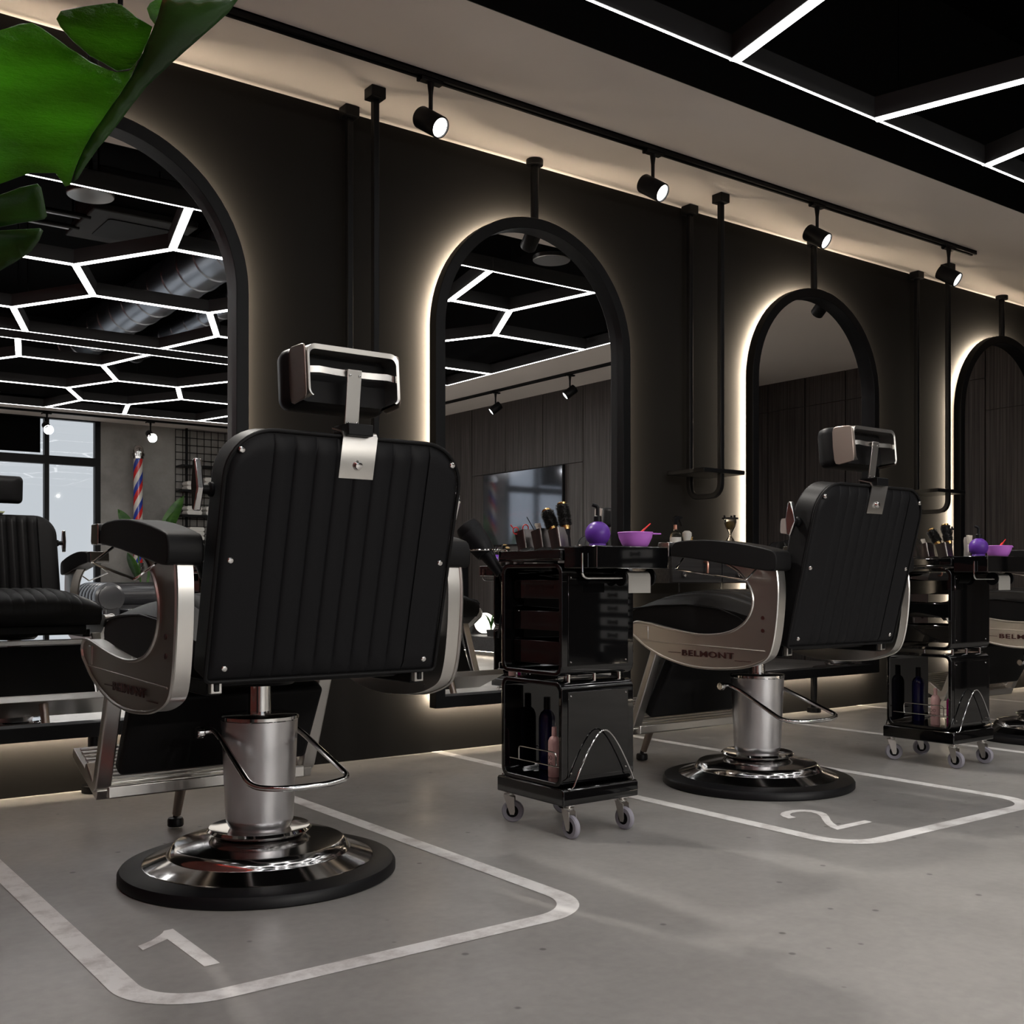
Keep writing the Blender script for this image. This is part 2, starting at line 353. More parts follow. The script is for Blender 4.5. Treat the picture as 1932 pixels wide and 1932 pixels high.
# east panelled walls with 4 mm joints
def panels(x,ys,zs,back):
    bm=bmesh.new(); box(bm,x+.012,x+.03,min(ys),max(ys),0,ZC)
    return bm
bm=bmesh.new(); box(bm,7.125,7.2,YS,-3.45,0,ZC)
cols=[-3.45,-4.377,-5.027,-5.678,-6.33,-7.0,-7.9,-8.8,YS]; g=.006
for i,(a,b) in enumerate(zip(cols,cols[1:])):
    if 1<=i<=3:
        box(bm,7.11,7.125,b+g,a-g,1.955,ZC)
        if i==1: box(bm,7.11,7.125,b+g,a-g,0,1.947)
        if i==2: box(bm,7.11,7.125,b+g,a-g,0,1.947)
        if i==3: box(bm,7.11,7.125,b+g,a-g,0,1.947)
    else: box(bm,7.11,7.125,b+g,a-g,0,ZC)
box(bm,7.11,8.56,-3.46,-3.45,0,ZC)
struct('wall_east',bm,'wood',smooth=0)
bm=bmesh.new(); box(bm,8.575,8.65,-3.46,.0,0,ZC)
cols=[-3.46,-3.249,-2.792,-2.331,-1.87,-1.41,-.956,-.3,0]
for i,(a,b) in enumerate(zip(cols,cols[1:])):
    zs=2.171 if a>=-.96 and a<-.3 else 2.438
    box(bm,8.56,8.575,a+g,b-g,0,zs-.003); box(bm,8.56,8.575,a+g,b-g,zs+.003,ZC)
struct('trim_5',bm,'wood',smooth=0)
# south wall : concrete from x=3.985, windows to the left
struct('wall_south',B((3.985,7.2,YS-.15,YS,0,3.75),(XW,3.985,YS-.15,YS,2.73,3.75)),'concrete',smooth=0)
wx=[3.985-.066]
k=1
edges=[XW,-.31,.30,.91,1.52,2.13,2.735,3.335,3.919]
fr=bmesh.new()
for e in edges[1:-1]: box(fr,e,e+.053,YS-.08,YS,0,ZC+.015)
box(fr,3.919,3.985,YS-.08,YS,0,ZC+.015); box(fr,XW,3.985,YS-.08,YS+.001,2.161,2.262); box(fr,XW,3.985,YS-.08,YS+.001,0,.05); box(fr,XW,3.985,YS-.08,YS+.001,2.70,2.73)
w=struct('window_1',fr,'blackmetal',smooth=0)
p=finish(B((XW,3.93,YS-.045,YS-.04,.05,2.70)),'window_pane','pane',w,smooth=0)
bl=finish(B((2.78,3.291,YS-.035,YS-.015,2.29,2.70)),'roller_blind','ceilblack',w,smooth=0); bl['label']='black blind panel across the upper left pane'

# trees outside the windows
def tree(x,y,h,c):
    t=thing('street_tree',c,'tree',(x,y,0))
    finish(tube([(0,0,0),(.05,0,h*.3),(0,.05,h*.6)],[.12,.10,.06],8),'trunk','clay',t)
    bm=bmesh.new()
    for i in range(240):
        a=random.uniform(0,2*PI); r=random.random()**.5*h*.33; z=h*.62+random.uniform(-.32,.34)*h
        s=random.uniform(.10,.22); m=Matrix.Translation((r*math.cos(a),r*math.sin(a),z))@Euler((random.random()*6,random.random()*6,0)).to_matrix().to_4x4()
        vs=[bm.verts.new(m@Vector(v)) for v in ((-s,0,0),(0,-s*.5,0),(s,0,0),(0,s*.5,0))]; bm.faces.new(vs)
    finish(bm,'foliage',pbr('pale_autumn_foliage',(.50,.47,.22),.9,trans=0),t,smooth=0)
tree(3.9,-19,2.6,'pale yellow green tree outside the left window pane')

# ---------------------------------------------------------------- ceiling LED lattice
zl=2.626
N1=[ # bay one segments
((1.99,-1.405),(2.16,-2.125)),((3.005,-1.405),(2.835,-2.125)),((3.847,-1.405),(4.038,-2.12)),((4.67,-1.405),(4.525,-2.12)),((2.16,-2.125),(2.835,-2.125)),((4.038,-2.12),(4.525,-2.12)),
((2.16,-2.125),(1.806,-2.77)),((2.835,-2.125),(3.19,-2.775)),((4.038,-2.12),(3.69,-2.775)),((4.525,-2.12),(4.876,-2.778)),((3.19,-2.775),(3.69,-2.775)),((4.876,-2.778),(5.762,-2.778)),
((1.806,-2.77),(1.25,-2.77)),((1.806,-2.77),(2.092,-3.42)),((3.19,-2.775),(2.88,-3.42)),((3.69,-2.775),(4.05,-3.42)),((4.876,-2.778),(4.56,-3.42)),((2.092,-3.42),(2.88,-3.42)),((4.05,-3.42),(4.56,-3.42)),
((2.092,-3.42),(1.743,-4.065)),((2.88,-3.42),(3.196,-4.08)),((4.05,-3.42),(3.70,-4.08)),((4.56,-3.42),(4.93,-4.073)),((3.196,-4.08),(3.70,-4.08)),((4.93,-4.073),(5.762,-4.073)),((1.743,-4.065),(1.25,-4.065)),
((1.743,-4.065),(1.985,-4.78)),((3.196,-4.08),(3.011,-4.78)),((3.70,-4.08),(3.88,-4.78)),((4.93,-4.073),(4.74,-4.78)),
((1.25,-2.77),(.92,-2.12)),((.92,-2.12),(1.08,-1.405)),((1.25,-2.77),(.93,-3.42)),((1.25,-4.065),(.93,-3.42)),((1.25,-4.065),(1.08,-4.78)),
((.92,-2.12),(.35,-2.12)),((.35,-2.12),(.18,-1.405)),((.35,-2.12),(0,-2.77)),((.93,-3.42),(.33,-3.42)),((.33,-3.42),(0,-2.77)),((.33,-3.42),(0,-4.065)),((0,-4.065),(.17,-4.78)),
((0,-2.77),(-.6,-2.77)),((0,-4.065),(-.6,-4.065)),((-.6,-2.77),(-.93,-2.12)),((-.93,-2.12),(-.76,-1.405)),((-.6,-2.77),(-.93,-3.42)),((-.6,-4.065),(-.93,-3.42)),((-.6,-4.065),(-.77,-4.78)),((-.93,-2.12),(-1.6,-2.12)),((-.93,-3.42),(-1.6,-3.42)),
((-1.6,-2.12),(-1.8,-1.405)),((-1.6,-2.12),(-1.95,-2.77)),((-1.6,-3.42),(-1.95,-2.77)),((-1.6,-3.42),(-1.95,-4.065)),((-1.95,-4.065),(-1.8,-4.78)),((-1.95,-2.77),(-2.6,-2.77)),((-1.95,-4.065),(-2.6,-4.065))]
N2=[((1.995,-5.07),(2.156,-5.77)),((3.007,-5.07),(2.837,-5.765)),((2.156,-5.77),(2.837,-5.765)),((2.837,-5.765),(3.152,-6.423)),((3.152,-6.423),(3.733,-6.423)),((3.152,-6.423),(2.887,-7.083)),((2.887,-7.083),(2.15,-7.083)),
((2.887,-7.083),(3.196,-7.745)),((3.196,-7.745),(3.674,-7.745)),((3.674,-7.745),(4.003,-7.085)),((4.003,-7.085),(3.733,-6.423)),((4.003,-7.085),(4.55,-7.085)),((3.733,-6.423),(4.05,-5.765)),((4.05,-5.765),(4.53,-5.765)),((4.05,-5.765),(3.86,-5.07)),((4.53,-5.765),(4.70,-5.07)),
((4.53,-5.765),(4.87,-6.423)),((4.55,-7.085),(4.87,-6.423)),((4.87,-6.423),(5.762,-6.423)),((4.55,-7.085),(4.87,-7.745)),((4.87,-7.745),(5.762,-7.745)),((4.87,-7.745),(4.70,-8.45)),((3.196,-7.745),(3.02,-8.45)),((3.674,-7.745),(3.85,-8.45)),
((2.156,-5.77),(1.82,-6.423)),((2.15,-7.083),(1.82,-6.423)),((2.15,-7.083),(1.82,-7.745)),((1.82,-7.745),(1.99,-8.45)),((1.82,-6.423),(1.25,-6.423)),((1.82,-7.745),(1.25,-7.745)),((1.25,-6.423),(.93,-5.77)),((1.25,-6.423),(.93,-7.083)),((1.25,-7.745),(.93,-7.083)),((1.25,-7.745),(1.08,-8.45)),((.93,-5.77),(1.08,-5.07)),
((.93,-5.77),(.33,-5.77)),((.93,-7.083),(.33,-7.083)),((.33,-5.77),(.15,-5.07)),((.33,-5.77),(0,-6.423)),((.33,-7.083),(0,-6.423)),((.33,-7.083),(0,-7.745)),((0,-7.745),(.15,-8.45)),((0,-6.423),(-.6,-6.423)),((0,-7.745),(-.6,-7.745))]
def lattice(segs,y0,y1,label):
    t=thing('lattice_ceiling_light',label,'ceiling light',(1.5,(y0+y1)/2,zl+.08)); off=Vector((1.5,(y0+y1)/2,zl+.08))
    fb=bmesh.new(); eb=bmesh.new()
    def seg(a,b,w,ext=0):
        a=Vector((*a,0));b=Vector((*b,0)); d=(b-a); L=d.length; d.normalize(); ang=math.atan2(d.y,d.x)
        m=Matrix.Translation(a-Vector((off.x,off.y,0)))@Matrix.Rotation(ang,4,'Z')
        box(fb,-ext,L+ext,-w/2-.004,w/2+.004,-.078,.005,mtx=m); box(eb,-ext,L+ext,-w/2,w/2,-.0800,-.0785,mtx=m)
    for a,b in segs:
        if min(a[0],b[0])<-.40:
            if max(a[0],b[0])<-.40: continue
            if a[0]<b[0]: a,b=b,a
            f=(a[0]+.42)/(a[0]-b[0]); b=(-.42,a[1]+(b[1]-a[1])*f)
        seg(a,b,.043,.005)
    for a,b in (((-.42,y0),(5.762,y0)),((-.42,y1),(5.762,y1)),((-.42,y0),(-.42,y1)),((5.762,y0),(5.762,y1))): seg(a,b,.0095)
    finish(fb,'light_frame','ledframe',t,smooth=0); finish(eb,'led_strip',LED,t,smooth=0)
    # suspension rods
    for x in (0,2,4): 
        for y in (y0,y1): finish(cylz(.004,0,.89,x-off.x,y-off.y,8),'suspension_rod','blackmetal',t)
lattice(N1,-1.405,-4.78,'honeycomb of white light strips over the barber chairs')
lattice(N2,-5.08,-8.45,'far honeycomb of white light strips near the windows, seen in mirror')
# ducts
tag(finish(tube([(XW+.02,-1.2,2.25),(XW+.02,-5.2,2.25)],.011,10),'added_red_tube',emit('added_red_glow',(1,.05,.02),4.0)),'unseen thin red light tube added along the brick wall','added light')  # unseen glowing tube, added to give the chrome red glints
def duct(x,z,r,y0,y1,label):
    bm=bmesh.new(); prof=[]; n=int((y0-y1)/.35); L=(y0-y1)
    for i in range(n):
        a=i*L/n; prof+=[(r,a),(r,a+L/n-.03),(r+.008,a+L/n-.02),(r+.008,a+L/n-.008)]
    prof.append((r,L)); lathe(prof,40,bm,Matrix.Translation((0,0,0))@Matrix.Rotation(PI/2,4,'X'))
    tag(finish(bm,'ventilation_duct','duct',None,loc=(x,y0,z)),label,'duct','silver round ducts under the black ceiling')
duct(3.30,3.32,.20,-2.2,-8.3,'thick silver round duct above the honeycomb lights')
duct(3.92,3.30,.11,-2.2,-8.3,'thinner silver round duct beside the thick one')
for i,(x,y,l) in enumerate(((1.77,-2.33,'pale round ceiling disc above honeycomb lights, reflected in nearest mirror'),(4.6,-1.75,'grey round ceiling disc reflected in the second mirror'))):
    t=thing('round_ceiling_speaker',l,'ceiling speaker',(x,y,2.9),0,'round discs hung in the open ceiling')
    finish(lathe([(0,0),(.122,0),(.126,.004),(.126,.03),(0,.03)],40),'face_disc','steel',t); finish(lathe([(.10,.03),(.10,.12),(0,.12)],32),'housing','blackmetal',t); finish(cylz(.012,.12,.70),'hanging_rod','blackmetal',t)

t=thing('ceiling_air_cassette','square grey air conditioning cassette above the honeycomb lights, seen in mirror','air conditioner',(2.30,-3.30,3.05))
finish(B((-.33,.33,-.33,.33,0,.05),(-.28,.28,-.28,.28,.05,.30)),'cassette_body','clay',t,bevel=.01); finish(prism(rrect(-.20,.20,-.20,.20,.03,5),'z',-.006,0),'intake_grille','blackmetal',t,smooth=0)
for x in (-.29,.29):
    for y in (-.29,.29): finish(cylz(.006,.05,.55,x,y,8),'suspension_rod','blackmetal',t)
for i in range(4): tag(finish(tube([(0,0,0),(2.2,0,0)],.014,8),'conduit_pipe','duct' if i%2 else 'blackmetal',None,loc=(-.2,-3.15-.13*i,3.05+.03*(i%2))),'thin straight pipe in the bundle of four under the dark ceiling, seen in mirror','pipe','bundle of thin pipes under the dark ceiling')
# ---------------------------------------------------------------- arched mirrors
def arch(cx_,zb,zt,R,seg=40,inset=0):
    R2=R-inset; zc=zt-R; pts=[(cx_-R2,zb+inset),(cx_-R2,zc)]
    pts=[(cx_+R2,zb+inset)]+[(cx_+R2*math.cos(PI*k/seg),zc+R2*math.sin(PI*k/seg)) for k in range(seg+1)]+[(cx_-R2,zb+inset)]
    return pts
def make_mirror(cx_,label):
    t=thing('arched_mirror',label,'mirror',(cx_,-.05,0),0,'backlit arched mirrors along the dark wall')
    o=arch(0,.203,2.430,.5705); i=arch(0,.203,2.430,.5705,inset=.050)
    finish(ringprism(o,i,'y',-.052,0.0),'mirror_frame','blackmetal',t,bevel=.002)
    finish(prism(arch(0,.203,2.43,.5705,inset=.045),'y',-.006,-.002),'mirror_glass','mirror',t,smooth=0)
    finish(prism(arch(0,.203,2.43,.5705,inset=.045),'y',-.001,.0090),'backing_board','ceilblack',t,smooth=0)
    lo=arch(0,.203,2.43,.5705,160,inset=.030); li=arch(0,.203,2.43,.5705,160,inset=.046)
    ch=finish(ringprism(lo,li,'y',.0092,.0160),'diffuser_channel',WARMSIDE,t,smooth=0)
    bm=bmesh.new(); A_=[bm.verts.new((x,.0164,z)) for x,z in lo]; B_=[bm.verts.new((x,.0164,z)) for x,z in li]
    for k_ in range(len(lo)): j_=(k_+1)%len(lo); bm.faces.new((A_[k_],A_[j_],B_[j_],B_[k_]))
    finish(bm,'backlight_strip',WARM,ch,smooth=0)
    for z0,z1,f in ((2.42,ZC,ZC-.028),(0,.21,0)):
        q=finish(cylz(.0185,z0,z1,0,-.012,20),'support_post','blackmetal',t)
        finish(cylz(.040,f,f+.028,0,-.012,28),'flange','blackmetal',q,bevel=.003)
    return t
m1=make_mirror(1.140,'nearest arched mirror, at left behind the first chair')
m2=dup(m1,(3.134,-.05,0),None,'second arched mirror, reflecting the wood wall and television')
m3=dup(m1,(5.174,-.05,0),None,'third arched mirror, behind the second chair')
m4=dup(m1,(7.197,-.05,0),None,'farthest arched mirror, cut by the right photo edge')

# hanging U shelves
def hang_shelf(x,label):
    t=thing('hanging_shelf',label,'shelf',(x,-.157,0),0,'small shelves hung on rods from the ceiling')
    path=rounded([(0,.108,ZC-.02),(0,.108,1.19),(0,-.108,1.19),(0,-.108,ZC-.02)],.07,8)
    finish(tube(path,.0,flat=(.026,.026)),'u_rod','blackmetal',t,bevel=.003)
    for s in (-1,1): finish(B((-.032,.032,s*.108-.032,s*.108+.032,ZC-.045,ZC)),'ceiling_bracket','blackmetal',t,bevel=.003)
    finish(B((-.15,.15,-.135,.125,1.300,1.322)),'shelf_board','blackmetal',t,bevel=.002)
    return t
h1=hang_shelf(2.172,'hanging rod shelf behind the nearest chair headrest')
h2=dup(h1,(4.172,-.157,0),None,'hanging rod shelf just left of the third mirror')
h3=dup(h1,(6.213,-.157,0),None,'hanging rod shelf just left of the farthest mirror')

# ---------------------------------------------------------------- track lights
def track(pts,label):
    a,b=Vector(pts[0]),Vector(pts[1]); d=(b-a).normalized(); s=Vector((-d.y,d.x,0))
    bm=bmesh.new(); L=(b-a).length; m=Matrix.Translation((0,0,0))@Matrix.Rotation(math.atan2(d.y,d.x),4,'Z')
    box(bm,0,L,-.019,-.007,-.022,0,mtx=m); box(bm,0,L,.007,.019,-.022,0,mtx=m); box(bm,0,L,-.019,.019,-.006,0,mtx=m)
    tag(finish(bm,'lighting_track','blackmetal',None,smooth=0,loc=a),label,'lighting track')
track(((-.45,-.503,ZC),(6.10,-.503,ZC)),'black double lighting track above the mirror wall')
track(((-.45,-9.30,ZC),(5.6,-9.30,ZC)),'lighting track near the windows, seen in nearest mirror')
track(((6.57,-8.6,ZC),(6.57,-3.2,ZC)),'lighting track above the television wall, seen in second mirror')
def make_spot(x,y,aim,label,power,group):
    t=thing('track_spotlight',label,'spotlight',(x,y,ZC-.022),0,group)
    finish(B((-.05,.05,-.017,.017,-.014,0),(-.062,-.05,-.005,.005,-.022,-.004)),'track_adapter','blackmetal',t,bevel=.002)
    finish(lathe([(.0,-.125),(.008,-.12),(.0085,-.06),(.012,-.03),(.014,-.014),(0,-.014)],14),'stem','blackmetal',t)
    d=Vector(aim).normalized(); c=Vector((0,0,-.165)); m=orient(c-d*.062,d)
    h=finish(lathe([(0,0),(.040,0),(.0425,.004),(.0425,.121),(.041,.124),(.037,.124),(.036,.116),(0,.116)],36,None,m,False),'lamp_housing','blackmetal',t)
    finish(lathe([(0,.1175),(.0355,.1175)],32,None,m,False),'lens',SPOTL,t)
    ld=bpy.data.lights.new('spot_lamp','SPOT'); ld.energy=power*5.5; ld.spot_size=math.radians(88); ld.spot_blend=1.0; ld.shadow_soft_size=.05; ld.color=(1,.95,.88)
    lo=bpy.data.objects.new('spot_lamp',ld); COL.objects.link(lo); lo.parent=t; lo.location=c+d*.068; lo.rotation_euler=d.to_track_quat('-Z','Y').to_euler()
    return t
A1=(.224,-.821,-.562)
G1='black spotlights on the track above the mirrors'
for x,l in ((1.10,'spotlight hidden behind the green leaf at top left'),(2.282,'leftmost fully visible spotlight on the mirror wall track'),(3.467,'second spotlight from the left on the mirror wall track'),(4.633,'third spotlight from the left on the mirror wall track'),(5.834,'rightmost spotlight on the mirror wall track')):
    make_spot(x,-.503,A1,l,26,G1)
for x,l in ((3.24,'spotlight in front of the window, seen in nearest mirror'),(4.43,'spotlight over the barber pole, seen in nearest mirror')): make_spot(x,-9.30,(.06,.84,-.54),l,40,'spotlights near the windows')
for x,l in ((2.05,'spotlight left of the mirrored pair by the windows'),(.85,'far left spotlight on the window track')): make_spot(x,-9.30,(.06,.84,-.54),l,40,'spotlights near the windows')
for y,l in ((-5.12,'left spotlight above the television in second mirror'),(-3.93,'right spotlight above the television in second mirror')): make_spot(6.57,y,(-.70,-.35,-.60),l,26,'spotlights above the television wall')

# ---------------------------------------------------------------- barber chair
T0=Vector((0,-.383,.564)); UU=Vector((0,-.2425,.970)); NN=Vector((0,-.970,-.2425))
def bp(x,u,n=0): return T0+Vector((x,0,0))+UU*u+NN*n
def back_outline(hw=.293,u0=-.032,u1=.524,r=.105,rb=.012,taper=.006,seg=10):
    out=[]
    for cx_,cu,a,rr in ((hw-r,u1-r,0,r),(-hw+r,u1-r,PI/2,r),(-hw+rb,u0+rb,PI,rb),(hw-rb,u0+rb,3*PI/2,rb)):
        for k in range(seg+1): t=a+PI/2*k/seg; out.append((cx_+rr*math.cos(t),cu+rr*math.sin(t)))
    return out
SE=[-.19,-.141,-.091,-.041,.006,.053,.101,.149,.197]
def ribbed(hw,u0,u1,r,n0,sgn,puff,depth):
    """upholstered ribbed face following the back outline"""
    bm=bmesh.new(); xs=sorted(set([round(-hw+2*hw*i/110,4) for i in range(111)]+[s for s in SE]+[s+d for s in SE for d in (-.0025,.0025)])); nu=26; cols=[]
    for x in xs:
        ax=abs(x); top=u1
        if ax>hw-r: top=u1-r+math.sqrt(max(0,r*r-(ax-(hw-r))**2))
        col=[]
        for j in range(nu+1):
            s=j/nu; u=u0+(top-u0)*s
            e=min(1,(hw-ax)/.03,(top-u)/.03,(u-u0)/.02); e=max(0,e); edge=math.sqrt(1-(1-e)**2)
            h=0
            if SE[0]<=x<=SE[-1] and .012<u-u0 and u<u1-.016:
                d=min(abs(x-s_) for s_ in SE); h=depth*(1-math.exp(-d/.0035))-depth+puff*min(1,d/.024)
            col.append(bm.verts.new(bp(x,u,sgn*(n0+edge*.010+h))))
        cols.append(col)
    for a,b in zip(cols,cols[1:]):
        for j in range(nu): bm.faces.new((a[j],b[j],b[j+1],a[j+1]) if sgn>0 else (a[j],a[j+1],b[j+1],b[j]))
    return bm
def make_chair(loc,label,group):
    t=thing('barber_chair',label,'barber chair',loc,0,group)
    finish(lathe([(0,0),(.345,0),(.350,.004),(.350,.020),(.344,.029),(.33,.034),(.292,.038),(.285,.034),(0,.034)],96),'rubber_base_ring','rubber',t)
    finish(lathe([(.293,.036),(.288,.040),(.234,.058),(.232,.060),(.231,.064),(.216,.082),(.210,.084),(.11,.099),(.10,.10)],96,None,None,False),'polished_base_plate','darkchrome',t)
    finish(lathe([(.06,.098),(.112,.100),(.128,.108),(.133,.114),(.128,.120),(.10,.116),(.06,.116)],80,None,None,False),'dished_ring','chrome',t)
    finish(lathe([(.058,.100),(.070,.108),(.080,.125),(.0855,.137),(.0862,.142),(.0975,.395)],72,None,None,False),'pump_column','column',t)
    finish(lathe([(.0975,.395),(.100,.398),(.100,.406),(.096,.409),(.04,.411),(0,.411)],64,None,None,False),'column_cap','chrome',t)
    finish(cylz(.029,.41,.50,0,0,28),'piston','chrome',t)
    finish(lathe([(0,.487),(.085,.487),(.10,.50),(.10,.515),(0,.515)],40),'swivel_mount','blackmetal',t)
    pd=finish(tube(rounded([(-.135,.05,.366),(-.108,.045,.370),(-.112,-.02,.352),(-.116,-.215,.262),(-.06,-.268,.260),(.05,-.285,.262),(.116,-.275,.270),(.112,-.02,.352),(.100,.03,.37)],.035,6),.0075,12),'pump_pedal','chrome',t)
    finish(lathe([(0,0),(.013,0),(.015,.004),(.015,.016),(.011,.02),(0,.02)],16,None,orient((-.150,.05,.366),(1,0,0))),'pedal_knob','chrome',pd)
    # side frames
    inner=[(-.175,.812),(-.225,.79),(-.267,.755),(-.291,.713),(-.294,.676),(-.28,.639),(-.249,.606),(-.196,.58),(-.124,.567),(-.042,.565),(.036,.572),(.132,.585),(.215,.599),(.268,.603),(.292,.595),(.300,.575)]
    outer=[(.290,.555),(.273,.545),(.215,.509),(.115,.474),(.012,.454),(-.08,.449),(-.168,.453),(-.253,.462),(-.321,.482),(-.355,.5),(-.371,.527),(-.384,.574),(-.395,.652),(-.399,.729),(-.393,.781),(-.388,.80)]
    def smooth_poly(P,it=1):
        for _ in range(it):
            Q=[P[0]]
            for a,b in zip(P,P[1:]): Q+=[(a[0]*.75+b[0]*.25,a[1]*.75+b[1]*.25),(a[0]*.25+b[0]*.75,a[1]*.25+b[1]*.75)]
            P=Q+[P[-1]]
        return P
    inner_s=smooth_poly(inner,2); outer_s=smooth_poly(outer,2)
    arm=[(.068,.842),(.072,.86),(.066,.882),(.043,.895),(-.064,.898),(-.153,.893),(-.267,.879),(-.385,.856),(-.402,.846),(-.408,.825),(-.406,.79),(-.384,.784),(-.294,.795),(-.182,.812),(-.049,.831)]
    lip=[(p[0],p[1]) for p in inner_s]
    for s in (-1,1):
        f=finish(prism(inner_s+outer_s,'x',s*.323,s*.362),'side_frame','steel',t,bevel=.005,bseg=3)
        rim=[(s*.3625,a,b) for a,b in inner_s]; rim2=[(s*.3625,a,b) for a,b in outer_s]
        finish(tube(rim+rim2,.0045,6,closed=True),'frame_lip','steel',f)
        finish(tube([(s*.3625,.245,.535),(s*.3625,-.345,.522)],.0022,6),'badge_border','steel',f)
        finish(B((min(s*.3615,s*.366),max(s*.3615,s*.366),.205,.232,.540,.588)),'vertical_band','steel',f,bevel=.002)
        bmt=textmesh('BELMONT',.029,.0012,.0004)
        mt=Matrix.Translation((s*.3645,-.088,.4985))@Matrix(((0,0,s,0),(s,0,0,0),(0,1,0,0),(0,0,0,1)))@Matrix.Scale(1.72,4,(1,0,0))
        bmesh.ops.transform(bmt,matrix=mt,verts=bmt.verts[:])
        box(bmt,min(s*.3625,s*.3650),max(s*.3625,s*.3650),.04,.10,.4975,.4995); box(bmt,min(s*.3625,s*.3650),max(s*.3625,s*.3650),-.285,-.215,.4835,.4855)
        finish(bmt,'raised_badge_lettering','badge',f,smooth=0)
        for z in (.632,.590):
            finish(lathe([(0,0),(.0065,0),(.0065,.003),(0,.003)],14,None,orient((s*.3615,-.335,z),(s,0,0))),'frame_screw','badge',f)
        ar=finish(prism(smooth_poly(arm+[arm[0]],1)[:-1],'x',s*.305,s*.384),'armrest','leather',t,bevel=.011,bseg=4)
        finish(tube(rounded([(s*.366,.024,.834),(s*.419,.010,.795),(s*.421,-.312,.756),(s*.369,-.316,.795)],.006,4),.0032,8),'towel_bar','chrome',t)
        ft=finish(prism([(.075,.842),(.128,.842),(.133,.850),(.128,.893),(.075,.893)],'x',s*.388,s*.302),'ashtray_end','chrome',t,bevel=.002)
        # recline lever
        lv=finish(prism([(-.425,1.012),(-.413,1.010),(-.402,.955),(-.408,.904),(-.420,.900),(-.440,.948)],'x',s*.317,s*.333),'recline_lever','chrome',t,bevel=.003)
        finish(lathe([(0,0),(.016,0),(.016,.006),(.011,.010),(.010,.028),(0,.028)],18,None,orient((s*.293,-.422,.947),(s,0,0))),'lever_hub','blackmetal',lv)
        # footrest bar
        bar=finish(tube(rounded([(s*.300,.215,.515),(s*.300,.238,.455),(s*.300,.343,.205),(s*.300,.365,.200),(s*.300,.43,.245)],.03,6),.0,flat=(.030,.042)),'footrest_bar','steel',t,bevel=.004,bseg=3)
        for (yy,zz) in ((.252,.425),(.272,.375)): finish(lathe([(0,0),(.006,0),(.006,.003),(0,.003)],12,None,orient((s*.3155,yy,zz),(s,0,0))),'bar_screw','badge',bar)
        # rear hinge bracket
        b2=finish(B((s*.26-.013,s*.26+.013,-.362,-.345,.505,.549)),'hinge_bracket','steel',t,bevel=.002)
        finish(B((s*.26-.006,s*.26+.006,-.366,-.360,.510,.532)),'hinge_pin','blackmetal',b2,bevel=.002)
        finish(B((s*.26-.016,s*.26+.016,-.345,.22,.500,.535)),'seat_rail','blackmetal',t,bevel=.003)
    # seat
    seat=[(.395,.585),(.400,.62),(.392,.655),(.374,.676),(.32,.697),(.254,.711),(.17,.720),(.089,.724),(.03,.720),(-.028,.713),(-.14,.680),(-.205,.655),(-.29,.63),(-.30,.56),(.37,.56)]
    bm=bmesh.new(); rows=[]
    xs=sorted([-.278+.556*i/60 for i in range(61)]+[q+d for q in SE for d in (-.003,0,.003)])
    for x in xs:
        e=abs(x)/.278; rib=.007*math.exp(-(min(abs(x-q) for q in SE)/.004)**2); drop=.052*max(0,(e-.30)/.70)**2.2; rows.append([bm.verts.new((x,y,(z-(drop+rib)*max(0,(z-.6)/.12)) )) for y,z in seat])
    for a,b in zip(rows,rows[1:]):
        for j in range(len(seat)): k=(j+1)%len(seat); bm.faces.new((a[j],a[k],b[k],b[j]))
    bm.faces.new(rows[0]); bm.faces.new(list(reversed(rows[-1]))); bmesh.ops.recalc_face_normals(bm,faces=bm.faces[:])
    st=finish(bm,'seat_cushion','leather',t,bevel=.010,bseg=3,smooth=60)
    for s in (-1,1): finish(tube([(s*.279,.395,.630),(s*.280,.374,.648),(s*.280,.25,.662),(s*.280,.089,.668),(s*.280,-.066,.655),(s*.280,-.154,.628),(s*.279,-.205,.60)],.0035,6),'piping','leather',st)
    finish(B((-.24,.24,-.30,.30,.515,.562)),'seat_pan','blackmetal',t,bevel=.01)
    # back
    ol=back_outline()
    bm=bmesh.new(); A=[bm.verts.new(bp(x,u,0)) for x,u in ol]; Bv=[bm.verts.new(bp(x*.985,u*.985,-.085)) for x,u in ol]; bm.faces.new(A); bm.faces.new(list(reversed(Bv)))
    for i in range(len(ol)): j=(i+1)%len(ol); bm.faces.new((A[i],Bv[i],Bv[j],A[j]))
    bmesh.ops.recalc_face_normals(bm,faces=bm.faces[:])
    bk=finish(bm,'backrest','leather',t,bevel=.010,bseg=4)
    finish(ribbed(.286,-.026,.516,.099,.0,1,.0030,.0035),'rear_ribbed_panel','leather_back',bk,smooth=50)
    finish(tube([bp(x*1.0,u,.002) for x,u in back_outline(.2925,-.0315,.5235,.105)],.0045,8,closed=True),'rear_piping','leather',bk)
    finish(ribbed(.280,-.02,.508,.095,.085,-1,.012,.010),'front_ribbed_cushion','leather',bk,smooth=50)
    for (sx,u) in ((-.262,.478),(.262,.478),(-.264,.241),(.264,.241),(-.254,.0),(.254,.0)):
        p=bp(sx,u,.006 if u else .006)
        bm=lathe([(.0082,0),(.0078,.003),(.0055,.0056),(0,.0068)],20,None,orient(p,NN),False)
        sc=finish(bm,'back_screw','chrome',bk); 
    # clamp plate and headrest
    sec=[(.4325,.0135),(.5265,.0135),(.536,.004),(.536,-.045),(.533,-.045),(.533,.001),(.524,.0105),(.4325,.0105)]
    bm=bmesh.new(); A=[bm.verts.new(bp(-.035,u,n)) for u,n in sec]; Bv=[bm.verts.new(bp(.051,u,n)) for u,n in sec]; bm.faces.new(A); bm.faces.new(list(reversed(Bv)))
